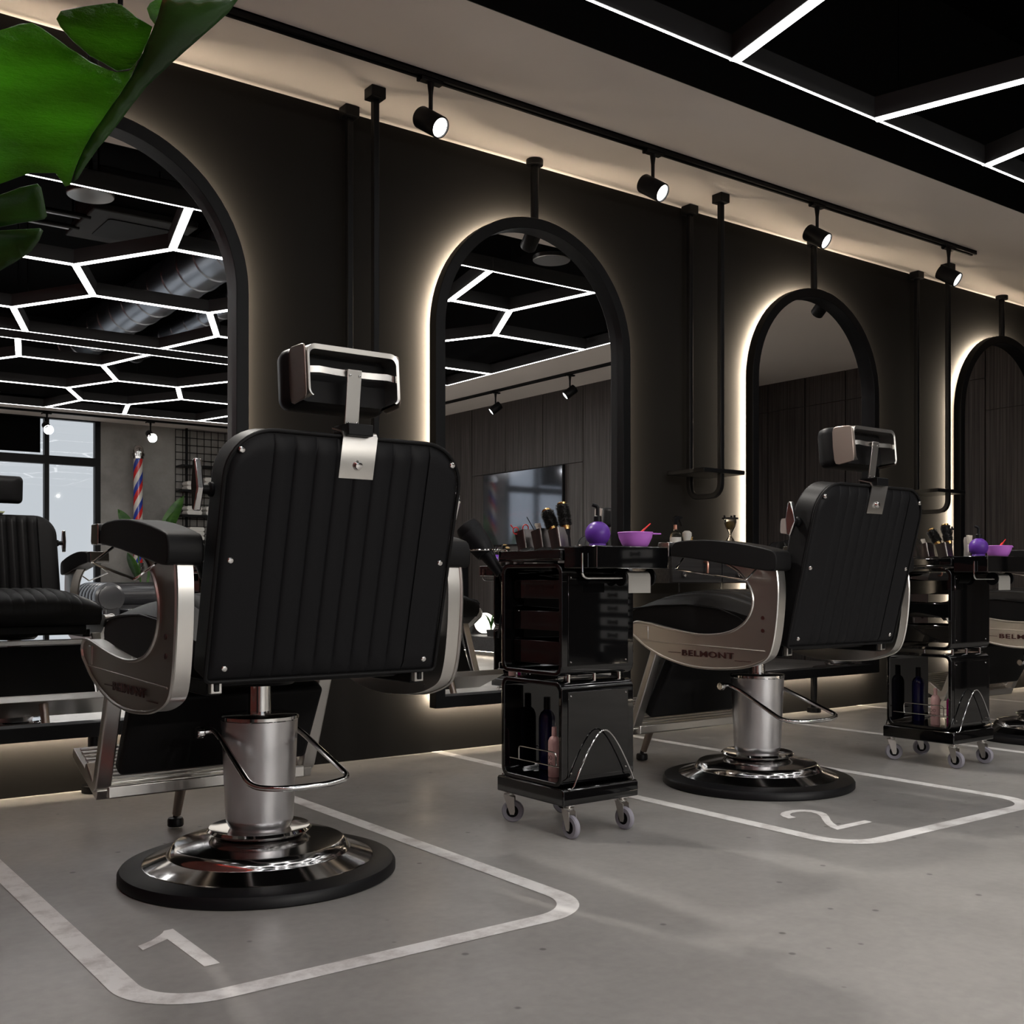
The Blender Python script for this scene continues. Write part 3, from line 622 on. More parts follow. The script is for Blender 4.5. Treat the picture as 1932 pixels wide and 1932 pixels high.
    for i in range(len(sec)): j=(i+1)%len(sec); bm.faces.new((A[i],Bv[i],Bv[j],A[j]))
    bmesh.ops.recalc_face_normals(bm,faces=bm.faces[:]); cp=finish(bm,'clamp_plate','steel',t,smooth=50)
    finish(lathe([(.012,0),(.0115,.004),(.008,.009),(0,.011)],24,None,orient(bp(.008,.463,.0135),NN),False),'clamp_screw','chrome',cp)
    finish(B((-.031,.031,-.540,-.470,1.072,1.098)),'headrest_socket','blackmetal',t,bevel=.002)
    sm_=Matrix.Translation((0,-.4935,1.090))@Matrix.Rotation(math.radians(7.5),4,'X')
    stm=finish(B((-.0175,.0175,-.002,.002,0,.130),(-.0175,.0175,-.002,.020,.128,.132),mtx=sm_),'headrest_stem','steel',t,bevel=.001)
    for x in (-.012,.012):
        for z in (1.105,1.208): finish(lathe([(.0032,0),(.0025,.002),(0,.0026)],10,None,orient((x,-.496-(z-1.09)*.132,z),(0,-1,-.13)),False),'stem_screw','chrome',stm)
    HR=Matrix.Translation((0,-.512,1.210))@Matrix.Rotation(math.radians(-5),4,'X')
    def HB(bm): bmesh.ops.transform(bm,matrix=HR,verts=bm.verts[:]); return bm
    oo=rrect(-.114,.114,-.059,.059,.020,6); ii=rrect(-.1085,.1085,-.056,.048,.015,6)
    bm=bmesh.new(); n=len(oo)
    # chrome rim ring at the rear, shell widening toward the pad
    rings=[[ (x,0.002,z) for x,z in ii],[(x,0,z) for x,z in oo],[(x*1.03,.085,z*1.07+.004) for x,z in oo],[(x*1.0,.085,z*1.03+.004) for x,z in ii]]
    R=[[bm.verts.new(v) for v in r] for r in rings]
    for k in range(4):
        for i in range(n):
            j=(i+1)%n
            if oo[i][1]<-.055 and oo[j][1]<-.055: continue
            bm.faces.new((R[k][i],R[k][j],R[(k+1)%4][j],R[(k+1)%4][i]))
    bmesh.ops.recalc_face_normals(bm,faces=bm.faces[:])
    hs=finish(HB(bm),'headrest_frame','steel',t,smooth=50)
    bm=bmesh.new(); pr=[(.058,.93),(.075,.985),(.084,1.0),(.092,1.05),(.115,1.07),(.138,1.03),(.153,.90),(.158,.62)]
    R=[[bm.verts.new((x*1.03*f,d,(z*1.08+.004)*f)) for x,z in oo] for d,f in pr]
    for a,b in zip(R,R[1:]):
        for i in range(n): j=(i+1)%n; bm.faces.new((a[i],a[j],b[j],b[i]))
    bm.faces.new(R[0]); bm.faces.new(R[-1]); bmesh.ops.recalc_face_normals(bm,faces=bm.faces[:])
    finish(HB(bm),'headrest_pad','leather',t,smooth=60)
    for s in (-1,1):
        pl=finish(HB(prism([(.005,-.050),(.009,-.058),(.018,-.061),(.066,-.063),(.078,-.058),(.083,-.045),(.085,0),(.083,.050),(.078,.062),(.066,.066),(.018,.061),(.009,.058),(.005,.050)],'x',s*.1150,s*.1195)),'side_trim_plate','beigepanel',hs,bevel=.002)
    finish(HB(tube([(-.106,.012,.004),(-.085,.004,.004),(-.05,.010,.004),(-.02,.012,.004),(.02,.012,.004),(.05,.010,.004),(.085,.004,.004),(.106,.012,.004)],.0,flat=(.0145,.003))),'headrest_crossbar','steel',hs)
    # calf pad, footplate
    cm=Matrix.Translation((0,.262,.345))@Matrix.Rotation(math.radians(-24),4,'X')
    bm=B((-.272,.272,-.018,.030,-.125,.120)); bmesh.ops.transform(bm,matrix=Matrix.Translation((0,.245,.350))@Matrix.Rotation(math.radians(29),4,'X'),verts=bm.verts[:])
    finish(bm,'calf_pad','leather',t,bevel=.012,bseg=3)
    finish(B((-.285,.285,.205,.225,.468,.492)),'footrest_crossbar','steel',t,bevel=.003)
    fm=Matrix.Translation((0,.335,.192))@Matrix.Rotation(math.radians(21),4,'X')
    bm=B((-.315,.315,.0,.245,-.028,0)); 
    for i in range(11): y=.03+i*.0195; box(bm,-.300,.300,y,y+.010,-.001,.0045)
    bmesh.ops.transform(bm,matrix=fm,verts=bm.verts[:])
    fp=finish(bm,'footplate','steel',t,bevel=.002)
    finish(B((-.288,.288,.328,.345,.168,.202)),'footplate_rail','steel',t,bevel=.004)
    lg=finish(tube([(0,.520,.255),(0,.612,.045)],[.020,.013],20),'support_leg','beigepanel',t)
    finish(lathe([(0,.0),(.021,.0),(.024,.004),(.024,.020),(.021,.026),(.008,.028),(.006,.042),(0,.042)],24,None,Matrix.Translation((0,.622,.006))),'leg_pad','rubber',lg)
    return t
GC='black barber chairs facing the mirrors'
c1=make_chair((1.175,-1.42,0),'nearest barber chair, its ribbed back large at left, on bay 1',GC)
c2=dup(c1,(3.180,-1.357,0),None,'second barber chair, between the two trolleys on bay 2',GC)
c3=dup(c1,(5.225,-1.39,0),None,'third barber chair, cut by the right photo edge',GC)
c4=dup(c1,(7.235,-1.39,0),None,'fourth barber chair, seen only in a mirror behind the third',GC)
from mathutils.geometry import tessellate_polygon

# ---------------------------------------------------------------- painted bays on the floor
def bay(x0,x1,yf,label,r=.165,w=.0525):
    def path(x0,x1,yf,r):
        pts=[(x0,0)]
        for k in range(13): t=PI+PI/2*k/12; pts.append((x0+r+r*math.cos(t),yf+r+r*math.sin(t)))
        for k in range(13): t=-PI/2+PI/2*k/12; pts.append((x1-r+r*math.cos(t),yf+r+r*math.sin(t)))
        pts.append((x1,0)); return pts
    o=path(x0,x1,yf,r); i=path(x0+w,x1-w,yf+w,r-w); bm=bmesh.new(); n=len(o)
    A=[bm.verts.new((x,y,.0012)) for x,y in o]; Bv=[bm.verts.new((x,y,.0012)) for x,y in i]
    for k in range(n-1): bm.faces.new((A[k],A[k+1],Bv[k+1],Bv[k]))
    for v in A+Bv: v.co.y=min(v.co.y,-.001)
    tag(finish(bm,'painted_bay_line','paint',None,smooth=0),label,'floor marking','painted bay outlines on the concrete')
bay(.609,1.685,-2.203,'white painted bay outline around the nearest chair base')
bay(2.606,3.684,-2.203,'white painted bay outline around the second chair base')
bay(4.660,5.705,-2.203,'white painted bay outline at right, under the second trolley and third chair')
bay(6.632,7.70,-2.203,'farthest white bay line, a thin stripe at the right photo edge')
def digit(poly,label):
    bm=bmesh.new(); vv=[bm.verts.new((x,y,.0012)) for x,y in poly]; from_=tessellate_polygon([[Vector((x,y,0)) for x,y in poly]])
    for f in from_: bm.faces.new([vv[i] for i in f])
    bm.normal_update()
    for f in bm.faces:
        if f.normal.z<0: f.normal_flip()
    tag(finish(bm,'painted_number','paint',None,smooth=0),label,'floor marking')
digit([(.731,-1.822),(.731,-1.854),(.748,-1.844),(.765,-1.833),(.795,-1.815),(.796,-2.021),(.828,-2.020),(.828,-1.755),(.808,-1.756),(.801,-1.768),(.793,-1.778),(.780,-1.790),(.766,-1.803),(.748,-1.814)],'white painted number 1 in front of the nearest chair')
digit([(2.777,-1.831),(2.786,-1.800),(2.802,-1.776),(2.828,-1.760),(2.858,-1.753),(2.890,-1.754),(2.916,-1.764),(2.936,-1.780),(2.945,-1.800),(2.944,-1.828),(2.934,-1.855),(2.905,-1.888),(2.868,-1.922),(2.838,-1.955),(2.815,-1.988),(2.949,-1.990),(2.949,-2.019),(2.770,-2.021),(2.784,-1.985),(2.809,-1.948),(2.850,-1.905),(2.890,-1.866),(2.908,-1.838),(2.914,-1.812),(2.905,-1.793),(2.883,-1.783),(2.856,-1.781),(2.833,-1.790),(2.817,-1.808),(2.811,-1.833)],'white painted number 2 in front of the second chair')

# ---------------------------------------------------------------- wall drawer cabinets
def cabinet(x0,x1,label):
    t=thing('wall_drawer_cabinet',label,'cabinet',((x0+x1)/2,0,.745),0,'wall hung drawer cabinets between the mirrors'); w=(x1-x0)/2
    finish(B((-w,w,-.285,-.002,0,.145)),'cabinet_body','wooddark',t,smooth=0); finish(B((-w-.005,w+.005,-.305,-.002,.145,.160)),'counter_top','wooddark',t,bevel=.002)
    for i in range(2):
        a=-w+i*w+.003; d=finish(B((a,a+w-.006,-.300,-.286,.004,.142)),'drawer_front','wooddark',t,bevel=.0015)
        if i==0:
            finish(tube(rounded([(a+w*.62,-.302,.045),(a+w*.62,-.325,.045),(a+w*.62,-.325,.105),(a+w*.62,-.302,.105)],.01,3),.006,8),'copper_handle','copper',d)
        for q in ((.3,.85) if i else (.2,)):
            finish(lathe([(0,0),(.011,0),(.013,.01),(.016,.016),(.015,.022),(0,.026)],18,None,orient((a+w*q,-.300,.045),(0,-1,0))),'drawer_knob','chrome',d)
    for x in (-w*.72,w*.12): 
        finish(cylz(.004,-.045,0,x,-.25,10),'hanging_hook','chrome',t); 
    return t
cab=cabinet(3.79,4.50,'black wood drawer cabinet left of the third mirror, behind the armrest')
cabinet(5.83,6.53,'black wood drawer cabinet left of the farthest mirror')
def hourglass(loc,label):
    t=thing('hourglass',label,'hourglass',loc,0,'hourglasses on the wall cabinets')
    finish(lathe([(0,0),(.040,0),(.042,.006),(.034,.012),(0,.012)],32),'base_disc','plastic',t)
    finish(lathe([(0,.172),(.042,.172),(.042,.180),(0,.180)],32),'top_disc','plastic',t)
    for a in (.5,2.6,4.7): finish(lathe([(0,0),(.006,0),(.006,.012),(0,.014)],12,None,Matrix.Translation((.03*math.cos(a),.03*math.sin(a),.180))),'top_peg','plastic',t)
    finish(lathe([(.026,.013),(.031,.030),(.028,.052),(.012,.078),(.0045,.092),(.012,.106),(.026,.134),(.032,.155),(.031,.171)],32,None,None,False),'glass_bulbs','glass',t)
    finish(lathe([(0,.0135),(.024,.0135),(.026,.028),(.015,.038),(0,.042)],24,None,None,False),'lower_sand','sand',t); finish(lathe([(0,.118),(.010,.122),(.018,.142),(.016,.160),(0,.163)],24,None,None,False),'upper_sand','sand',t)
    return t
hg=hourglass((4.325,-.19,.905),'hourglass left of the third mirror, above the chair armrest')
dup(hg,(6.315,-.20,.905),None,'hourglass left of the farthest mirror, beside the hair brushes')
t=thing('shaving_brush','shaving brush with pale tip and dark band on the wall cabinet','shaving brush',(3.975,-.22,.905))
finish(lathe([(0,0),(.017,0),(.018,.01),(.013,.026),(.014,.034),(0,.034)],24),'handle','gold',t); finish(lathe([(0,.034),(.013,.034),(.018,.055),(.024,.078),(.023,.092),(.012,.101),(0,.102)],28),'bristle_tuft','badger',t)
t=thing('trigger_spray_bottle','small spray bottle with white label and black trigger behind the lilac bowl','spray bottle',(3.885,-.23,.905))
finish(lathe([(0,0),(.026,0),(.028,.004),(.028,.070),(.024,.085),(.010,.097),(.010,.108),(0,.108)],28),'bottle','glass',t); finish(lathe([(.0284,.010),(.0284,.066)],28,None,None,False),'label','label',t,smooth=60)
finish(tube([(0,0,.105),(0,0,.128)],.009,12),'copper_collar','copper',t)
finish(prism([(-.018,.128),(-.014,.160),(.004,.172),(.045,.168),(.046,.160),(.030,.156),(.043,.125),(.038,.122),(.022,.152),(.010,.150),(.008,.128)],'y',-.007,.007),'trigger_head','plastic',t,bevel=.002)
t=thing('copper_comb_box','small copper coloured wedge on the cabinet beside the shaving brush','box',(4.045,-.18,.905)); finish(prism([(-.014,0),(.016,0),(.014,.040),(-.004,.075),(-.010,.072)],'y',-.015,.015),'wedge','gold',t,bevel=.002)

# ---------------------------------------------------------------- trolley
def make_trolley(loc,label,group):
    t=thing('salon_trolley',label,'trolley',loc,math.radians(0),group)
    pb=[(-.148,.100),(.148,.100),(.148,.141),(.143,.149),(-.143,.149),(-.148,.141)]
    finish(prism([(a*1.1,b) for a,b in pb],'x',-.148,.148),'base_platform','gloss',t,bevel=.004)
    for (x,y,a) in ((-.105,-.135,PI*1.0),(.105,-.135,PI*1.03),(-.112,.148,PI*1.24),(.098,.155,PI*1.24)):
        w=thing('x','','',(0,0,0)); bpy.data.objects.remove(w)
        ax=Vector((math.cos(a),math.sin(a),0)); tr=Vector((-ax.y,ax.x,0)); c=Vector((x,y,.0345))+tr*.012
        cs=finish(lathe([(0,0),(.014,0),(.016,.003),(.016,.007),(.008,.008),(.008,.014),(.020,.014),(.020,.017),(0,.017)],20,None,Matrix.Translation((x,y,.083))),'caster','steel',t)
        m=orient(c-ax*.009,ax)
        finish(lathe([(.019,0),(.031,0),(.0345,.004),(.0345,.014),(.031,.018),(.019,.018)],36,None,m,False),'wheel','wheel',cs)
        finish(lathe([(0,.003),(.020,.003),(.020,.015),(0,.015)],28,None,m,False),'wheel_hub','blackmetal',cs)
        bm=bmesh.new()
        for s in (-1,1):
            o=c+ax*s*.0125; q=[o+tr*dx+Vector((0,0,dz)) for dx,dz in ((-.006,-.010),(.006,-.010),(.009,.0),(.006,.045),(-.024,.052),(-.028,.052),(-.010,0))]
            A=[bm.verts.new(p) for p in q]; Bv=[bm.verts.new(p+ax*s*.002) for p in q]; bm.faces.new(A); bm.faces.new(list(reversed(Bv)))
            for i in range(len(q)): j=(i+1)%len(q); bm.faces.new((A[i],Bv[i],Bv[j],A[j]))
        bmesh.ops.recalc_face_normals(bm,faces=bm.faces[:]); mtop=Matrix.Translation(Vector((x,y,.083)))
        finish(bm,'caster_fork','steel',cs,smooth=0)
    for nm,z0,z1 in (('lower_box',.1495,.459),('upper_box',.474,.806)):
        o=rrect(-.148,.148,z0,z1,.030,8); i=rrect(-.134,.134,z0+.014,z1-.014,.020,8)
        bx=finish(ringprism(o,i,'x',-.142,.142),nm,'gloss',t,bevel=.003)
        zz0,zz1=z0+.030,z1-.030
        for s in (-1,1):
            pn=finish(B((-.118,.118,s*.1485-.0015,s*.1485+.0015,zz0,zz1)),'side_panel','gloss',bx,bevel=.001)
            for x in (-.108,.108):
                for z in (zz0+.012,zz1-.012): finish(lathe([(.0030,0),(.0022,.0018),(0,.0022)],10,None,orient((x,s*.150,z),(0,s,0)),False),'panel_screw','chrome',pn)
    for z0,z1 in ((.700,.757),(.605,.663),(.503,.573)):
        d=finish(B((-.108,-.103,-.128,.128,z0,z1),(-.103,.130,-.128,-.124,z0,z1),(-.103,.130,.124,.128,z0,z1),(-.103,.130,-.124,.124,z0,z0+.004),(.130,.134,-.128,.128,z0,z1)),'pull_out_tray','gloss',t,bevel=.0015)
    finish(B((-.150,.150,-.152,.152,.812,.818),(-.150,-.145,-.152,.152,.818,.845),(.145,.150,-.152,.152,.818,.845),(-.145,.145,.147,.152,.818,.845),(-.145,.145,-.152,-.147,.818,.845),(-.143,.143,-.145,.145,.818,.842)),'top_deck','gloss',t,bevel=.002)
    for x,y in ((-.10,-.128),(.0,-.128),(.10,-.128),(-.10,.128),(.10,.128)):
        finish(cylz(.0055,.452,.482,x,y,14),'connecting_pin','chrome',t)
    finish(B((-.14,.14,-.300,-.156,.789,.853)),'front_tray','gloss',t,bevel=.003)
    finish(tube([(-.139,-.3005,.790),(.139,-.3005,.790)],.0014,6),'tray_trim','chrome',t); finish(tube([(-.1395,-.3005,.793),(-.1395,-.3005,.850)],.0012,6),'tray_trim','chrome',t)
    finish(tube(rounded([(-.150,-.250,.832),(-.150,-.250,.762),(.01,-.250,.762)],.02,6),.0035,10),'towel_hook','chrome',t)
    hd=finish(tube([(.0,-.235,.764),(.135,-.235,.764)],.005,10),'roll_holder','blackmetal',t)
    for x in (.008,.122): finish(lathe([(0,0),(.026,0),(.027,.003),(.026,.006),(0,.006)],28,None,orient((x,-.235,.764),(1,0,0))),'roll_end_disc','plastic',hd)
    bm=lathe([(0,0),(.018,0),(.018,.088),(0,.088)],28,None,orient((.024,-.235,.764),(1,0,0))); box(bm,.024,.112,-.2535,-.2525,.718,.766)
    finish(bm,'paper_roll','white_paper',t)
    for s in (-1,1):
        pts=[(-.128,s*.160,.1495),(-.118,s*.166,.150)]+[(-.112+.235*k/24,s*.168,.152+.168*(1.03-(abs(2*k/24-1)**2+.0009+.03*(1-abs(2*k/24-1)))**.72)) for k in range(25)]+[(.128,s*.160,.1495)]
        finish(tube(pts,.0024,8),'chrome_arch','chrome',t)
    rl=finish(tube(rounded([(-.128,.075,.207),(-.128,.075,.248),(-.128,-.105,.248),(-.128,-.105,.207)],.012,4),.0022,6),'guard_rail','chrome',t)
    finish(tube([(-.128,.125,.207),(-.128,-.125,.207)],.0022,6),'lower_wire','chrome',rl)
    finish(tube([(.128,.125,.207),(.128,-.125,.207)],.0022,6),'lower_wire','chrome',rl)
    rp=[(-.165+.056*math.cos(2*PI*k/32),.210+.056*math.sin(2*PI*k/32),.850) for k in range(32)]
    rg=finish(tube(rp,.0028,8,closed=True),'dryer_ring','chrome',t); finish(tube(rounded([(-.125,.172,.850),(-.118,.150,.850),(-.118,.150,.822)],.01,3),.003,8),'ring_arm','chrome',rg)
    return t
GT='black glossy salon trolleys'
CT1=Vector((2.157,-1.48,0)); CT2=Vector((4.172,-1.476,0))
tr1=make_trolley(CT1,'glossy black trolley right of the nearest chair',GT)
dup(tr1,CT2,None,'glossy black trolley at right, partly behind the second chair',GT)
def hair_dryer():
    t=thing('hair_dryer','matte black hair dryer hanging head up in the ring of the nearer trolley','hair dryer',CT1+Vector((-.165,.21,.85)))
    a=Vector((-.035,.050,.082)); b=Vector((.032,-.045,-.075)); d=b-a; m=orient(a,d); L=d.length
    finish(lathe([(0,0),(.028,.0),(.036,.004),(.0395,.014),(.0405,.030),(.040,.032),(.040,.034),(.0405,.036),(.039,.075),(.034,.105),(.030,.118),(0,.118)],40,None,m),'dryer_body','plastic',t)
    finish(lathe([(0,.118),(.024,.118),(.019,.150),(.015,L),(0,L)],28,None,m),'nozzle','plastic',t)
    finish(tube([b*.9,b+Vector((.01,-.005,-.05)),b+Vector((.0,-.01,-.12)),b+Vector((-.01,.0,-.20))],.004,8),'power_cord','plastic',t)
    return t
hair_dryer()
CUPS=[(-.105,.062),(-.105,-.020),(-.105,-.103)]
def cup(base,label,grp):
    t=thing('tool_cup',label,'cup',base,0,grp)
    m=Matrix.Rotation(math.radians(-13),4,'X')
    o=rrect(-.027,.027,-.024,.024,.008,4); i=rrect(-.025,.025,-.022,.022,.006,4)
    bm=bmesh.new(); n=len(o); R=[[bm.verts.new((x*s,y*s,z)) for x,y in p] for p,s,z in ((o,.9,0),(o,1.0,.058),(i,1.0,.058),(i,.9,.003))]
    for k in range(3):
        for q in range(n): j=(q+1)%n; bm.faces.new((R[k][q],R[k][j],R[k+1][j],R[k+1][q]))
    bm.faces.new(list(reversed(R[0]))); bm.faces.new(R[3]); bmesh.ops.transform(bm,matrix=Matrix.Translation((0,0,.004))@m,verts=bm.verts[:])
    return finish(bm,'cup_body','cup',t,smooth=40).parent
def round_brush(base,top,label,grp):
    base=Vector(base); top=Vector(top); d=(top-base); L=d.length; t=thing('round_hair_brush',label,'hair brush',base,0,grp); m=orient((0,0,0),d)
    finish(lathe([(0,-.055),(.007,-.055),(.008,-.02),(.011,-.008),(.0125,-.002),(0,-.002)],16,None,m),'handle','plastic',t)
    finish(lathe([(0,0),(.0135,0),(.0140,.006),(.0135,.012),(0,.012)],20,None,m),'lower_ring','gold',t); finish(lathe([(0,L-.006),(.0140,L-.006),(.0145,L-.002),(.013,L),(0,L)],20,None,m),'top_ring','gold',t)
    finish(lathe([(.0140,.012),(.0140,L-.006)],16,None,m,False),'barrel','bristle',t)
    bm=bmesh.new()
    for i in range(1300):
        a=random.uniform(0,2*PI); z=random.uniform(.012,L-.008); r=random.uniform(.019,.0245); da=.0011
        c=Vector((math.cos(a),math.sin(a),0)); s=Vector((-math.sin(a),math.cos(a),0)); zz=Vector((0,0,1))
        A=[bm.verts.new(m@(c*.012+zz*z+s*q)) for q in (-da,da)]+[bm.verts.new(m@(c*.012+zz*(z+da*1.5)))]; tip=bm.verts.new(m@(c*r+zz*(z+random.uniform(-.002,.002))))
        for k in range(3): bm.faces.new((A[k],A[(k+1)%3],tip))
    o=finish(bm,'bristles','bristle',t,smooth=0); o['kind']='stuff'
    return t
def trolley_items(C_,w,first):
    g1='tool cups on the %s trolley'%w; z=.846
    for (x,y),s in zip(CUPS,('left','middle','right')):
        cup(C_+Vector((x,y,z)),'dark metal cup, %s of three on the %s trolley'%(s,w),g1)
    a=C_+Vector((CUPS[2][0],CUPS[2][1],0))
    round_brush(a+Vector((-.004,.030,.902)),a+Vector((-.006,.066,.966)),'shorter leaning round brush in the right cup on the %s trolley'%w,'round brushes on the %s trolley'%w)
    round_brush(a+Vector((.014,-.004,.905)),a+Vector((.012,.014,.986)),'taller round brush in the right cup on the %s trolley'%w,'round brushes on the %s trolley'%w)
    # scissors
    b=C_+Vector((CUPS[0][0],CUPS[0][1],0)); t=thing('scissors','red handled scissors standing in the left cup on the %s trolley'%w,'scissors',b+Vector((0,.02,.907)))
    e=Vector((.80,-.60,0)); zv=Vector((0,0,1))
    for s,ex_,tz in ((1,-.036,.001),(-1,-.006,.009)):
        c=e*ex_+zv*tz-Vector((0,.02,0)); ring=[c+e*(.0085*math.cos(2*PI*k/20))+zv*(.0105*math.sin(2*PI*k/20)) for k in range(20)]
        finish(tube(ring,.0018,8,closed=True),'finger_ring','red',t)
        finish(tube([c-zv*.010+e*.002*s,Vector((-.002,-.012,-.030)),Vector((0,-.02-.008*s,-.055))],.0016,6),'blade','chrome',t)
    finish(tube([e*(-.044)+zv*.009-Vector((0,.02,0)),e*(-.052)+zv*.019-Vector((0,.02,0))],.0018,6),'finger_rest','red',t)
    c=C_+Vector((CUPS[1][0],CUPS[1][1],0))
    tag(finish(tube([Vector((0,0,0))-e*.016,e*(-.052)+zv*.064],.0013,6),'rat_tail_comb','plastic',None,loc=c+Vector((0,0,.882))),'thin black comb tail sticking up from the middle cup on the %s trolley'%w,'comb')
    q=[-e*.006-zv*.03,e*.006-zv*.03,-e*.012+zv*.022,-e*.028+zv*.021,-e*.029+zv*.016]; bm=bmesh.new(); nn=Vector((.6,.8,0))*.0012
    A=[bm.verts.new(v-nn) for v in q]; Bv=[bm.verts.new(v+nn) for v in q]; bm.faces.new(A); bm.faces.new(list(reversed(Bv)))
    for i in range(5): j=(i+1)%5; bm.faces.new((A[i],Bv[i],Bv[j],A[j]))
    bmesh.ops.recalc_face_normals(bm,faces=bm.faces[:])
    tag(finish(bm,'flat_comb','cream',None,loc=c+Vector((0,0,.906))),'cream flat comb in the middle cup on the %s trolley'%w,'comb')
    # spray bottle
    t=thing('round_spray_bottle','round purple spray bottle with black pump on the %s trolley'%w,'spray bottle',C_+Vector((-.066,-.22,.8535)))
    pr=[(0,0),(.026,0)]+[(.037*math.cos(a),.036+.037*math.sin(a)*.98) for a in [(-.9+k*.21) for k in range(11)]]+[(.011,.071),(0,.071)]
    finish(lathe(pr,40),'bottle','purple',t,smooth=60)
    finish(lathe([(0,.069),(.0115,.069),(.0115,.086),(.009,.088),(0,.088)],24),'collar','plastic',t)
    finish(tube(rounded([(0,0,.086),(0,.0,.115),(-.012,.010,.120)],.008,4),[.0058]*2+[.0062]*20 if False else .0056,12),'pump_head','plastic',t)
    t=thing('tint_bowl','lilac plastic tint bowl on the front tray of the %s trolley'%w,'bowl',C_+Vector((.082,-.22,.8535)))
    finish(lathe([(0,0),(.034,0),(.040,.008),(.049,.028),(.0515,.040),(.0535,.043),(.052,.0445),(.049,.041),(.045,.024),(.036,.006),(0,.004)],48,None,None,False),'bowl_body','bowl',t,smooth=60)
    finish(B((.048,.096,-.012,.012,.0395,.0435)),'pour_handle','bowl',t,bevel=.002)
    t=thing('tint_brush','red tint brush resting in the lilac bowl on the %s trolley'%w,'brush',C_+Vector((.100,-.215,.876)))
    finish(tube([(-.02,0,-.008),(.0,.0,.016),(.052,.004,.050)],[.004,.0035,.0018],8),'brush_handle','red',t)
    finish(tube([(-.01,.008,-.006),(.010,.006,.018),(.032,.008,.034)],[.004,.004,.003],8),'wide_stem','red',t)
    # bottles in the lower box
    def bottle(n,l,x,y,r,h,m,ca,extra=0):
        t=thing(n,l,'bottle',C_+Vector((x,y,.164)),0,'bottles inside the %s trolley'%w)
        finish(lathe([(0,0),(r*.95,0),(r,.003),(r,h*.68),(r*.95,h*.73),(r*.75,h*.785),(r*.40,h*.82),(r*.38,h*.84),(0,h*.84)],28),'bottle_body',m,t)
        finish(lathe([(0,h*.83),(r*.42,h*.83),(r*.40,h),(0,h)],20),'cap',ca,t); return t
    bottle('shampoo_bottle','tall dark blue bottle inside the %s trolley'%w,-.01,.085,.026,.225,'blue','plastic')
    pk=bottle('lotion_bottle','pale pink bottle with ring print inside the %s trolley'%w,-.082,-.040,.0185,.150,'pink','pink')
    bm=bmesh.new()
    for dy in (-.007,.007):
        for z_ in (.060,.040):
            tube([(-.0190,dy+.0058*math.cos(2*PI*k/16)*1.0,z_+.0058*math.sin(2*PI*k/16)) for k in range(16)],.0006,4,bm,closed=True)
    finish(bm,'ring_print','plastic',pk)
    bottle('serum_bottle','small magenta pump bottle inside the %s trolley'%w,.0,-.060,.018,.130,'magenta','magenta')
trolley_items(CT1,'nearer',True); trolley_items(CT2,'farther',False)
t=thing('hair_clipper','beige cordless clipper standing on the farther trolley','clipper',CT2+Vector((.120,-.06,.8465)))
finish(lathe([(0,0),(.012,0),(.0135,.01),(.012,.045),(.0145,.078),(.012,.092),(0,.094)],20),'clipper_body','silver',t); finish(prism([(-.017,.100),(.017,.100),(.010,.062),(-.010,.062)],'y',-.016,-.006),'blade_head','cream',t,bevel=.002); finish(B((-.004,.004,-.0145,-.012,.030,.048)),'switch','plastic',t)

# ---------------------------------------------------------------- far side of the room (seen in the mirrors)
t=thing('wall_mounted_television','black wall television on the dark wood wall, seen in second mirror','television',(7.108,-5.353,1.549))
finish(B((-.035,0,-.701,.701,-.398,.398)),'television_case','plastic',t,bevel=.003); finish(B((-.037,-.035,-.692,.692,-.389,.389)),'screen','tv',t,smooth=0)
t=thing('drawer_tower','black tower with pale grey drawer fronts beside the wood wall','drawer unit',(6.93,-6.663,0))
finish(B((-.164,.17,-.27,.27,0,1.22)),'tower_body','plastic',t,smooth=0)
for i in range(9):
    z=.104+i*.123; d=finish(B((-.180,-.165,-.188,.188,z,z+.073)),'drawer_front','drawergrey',t,smooth=0); d['label']='pale grey drawer front'
    finish(prism([(-.060,-.020),(-.052,-.020),(-.044,-.010),(.044,-.010),(.052,-.020),(.060,-.020),(.060,.020),(.052,.020),(.044,.010),(-.044,.010),(-.052,.020),(-.060,.020)],'x',-.200,-.180),'handle','plastic',d,smooth=0,loc=(0,-.01,z+.036))
t=thing('floating_bench','low dark floating bench with warm underlight, seen in second mirror','bench',(6.70,-4.95,.06)); finish(B((-.40,.40,-1.35,1.35,0,.145)),'bench_board','wooddark',t,bevel=.003); finish(B((-.20,.30,-1.25,1.25,-.059,0)),'bench_plinth','clay',t,smooth=0); finish(B((-.31,-.30,-1.3,1.3,-.012,-.001)),'underlight_strip',emit('bench_underlight',(1,.86,.68),20),t,smooth=0)
t=thing('globe_lamp','glowing white globe lamp on the low bench, seen in second mirror','lamp',(6.62,-5.38,.205)); finish(lathe([(0,0),(.04,0),(.04,.012),(0,.012)],24),'lamp_base','plastic',t); finish(lathe([(.108*math.sin(PI*k/24),.116-.108*math.cos(PI*k/24)) for k in range(25)],40,None,None,False),'globe','label' if False else GLOBE,t)
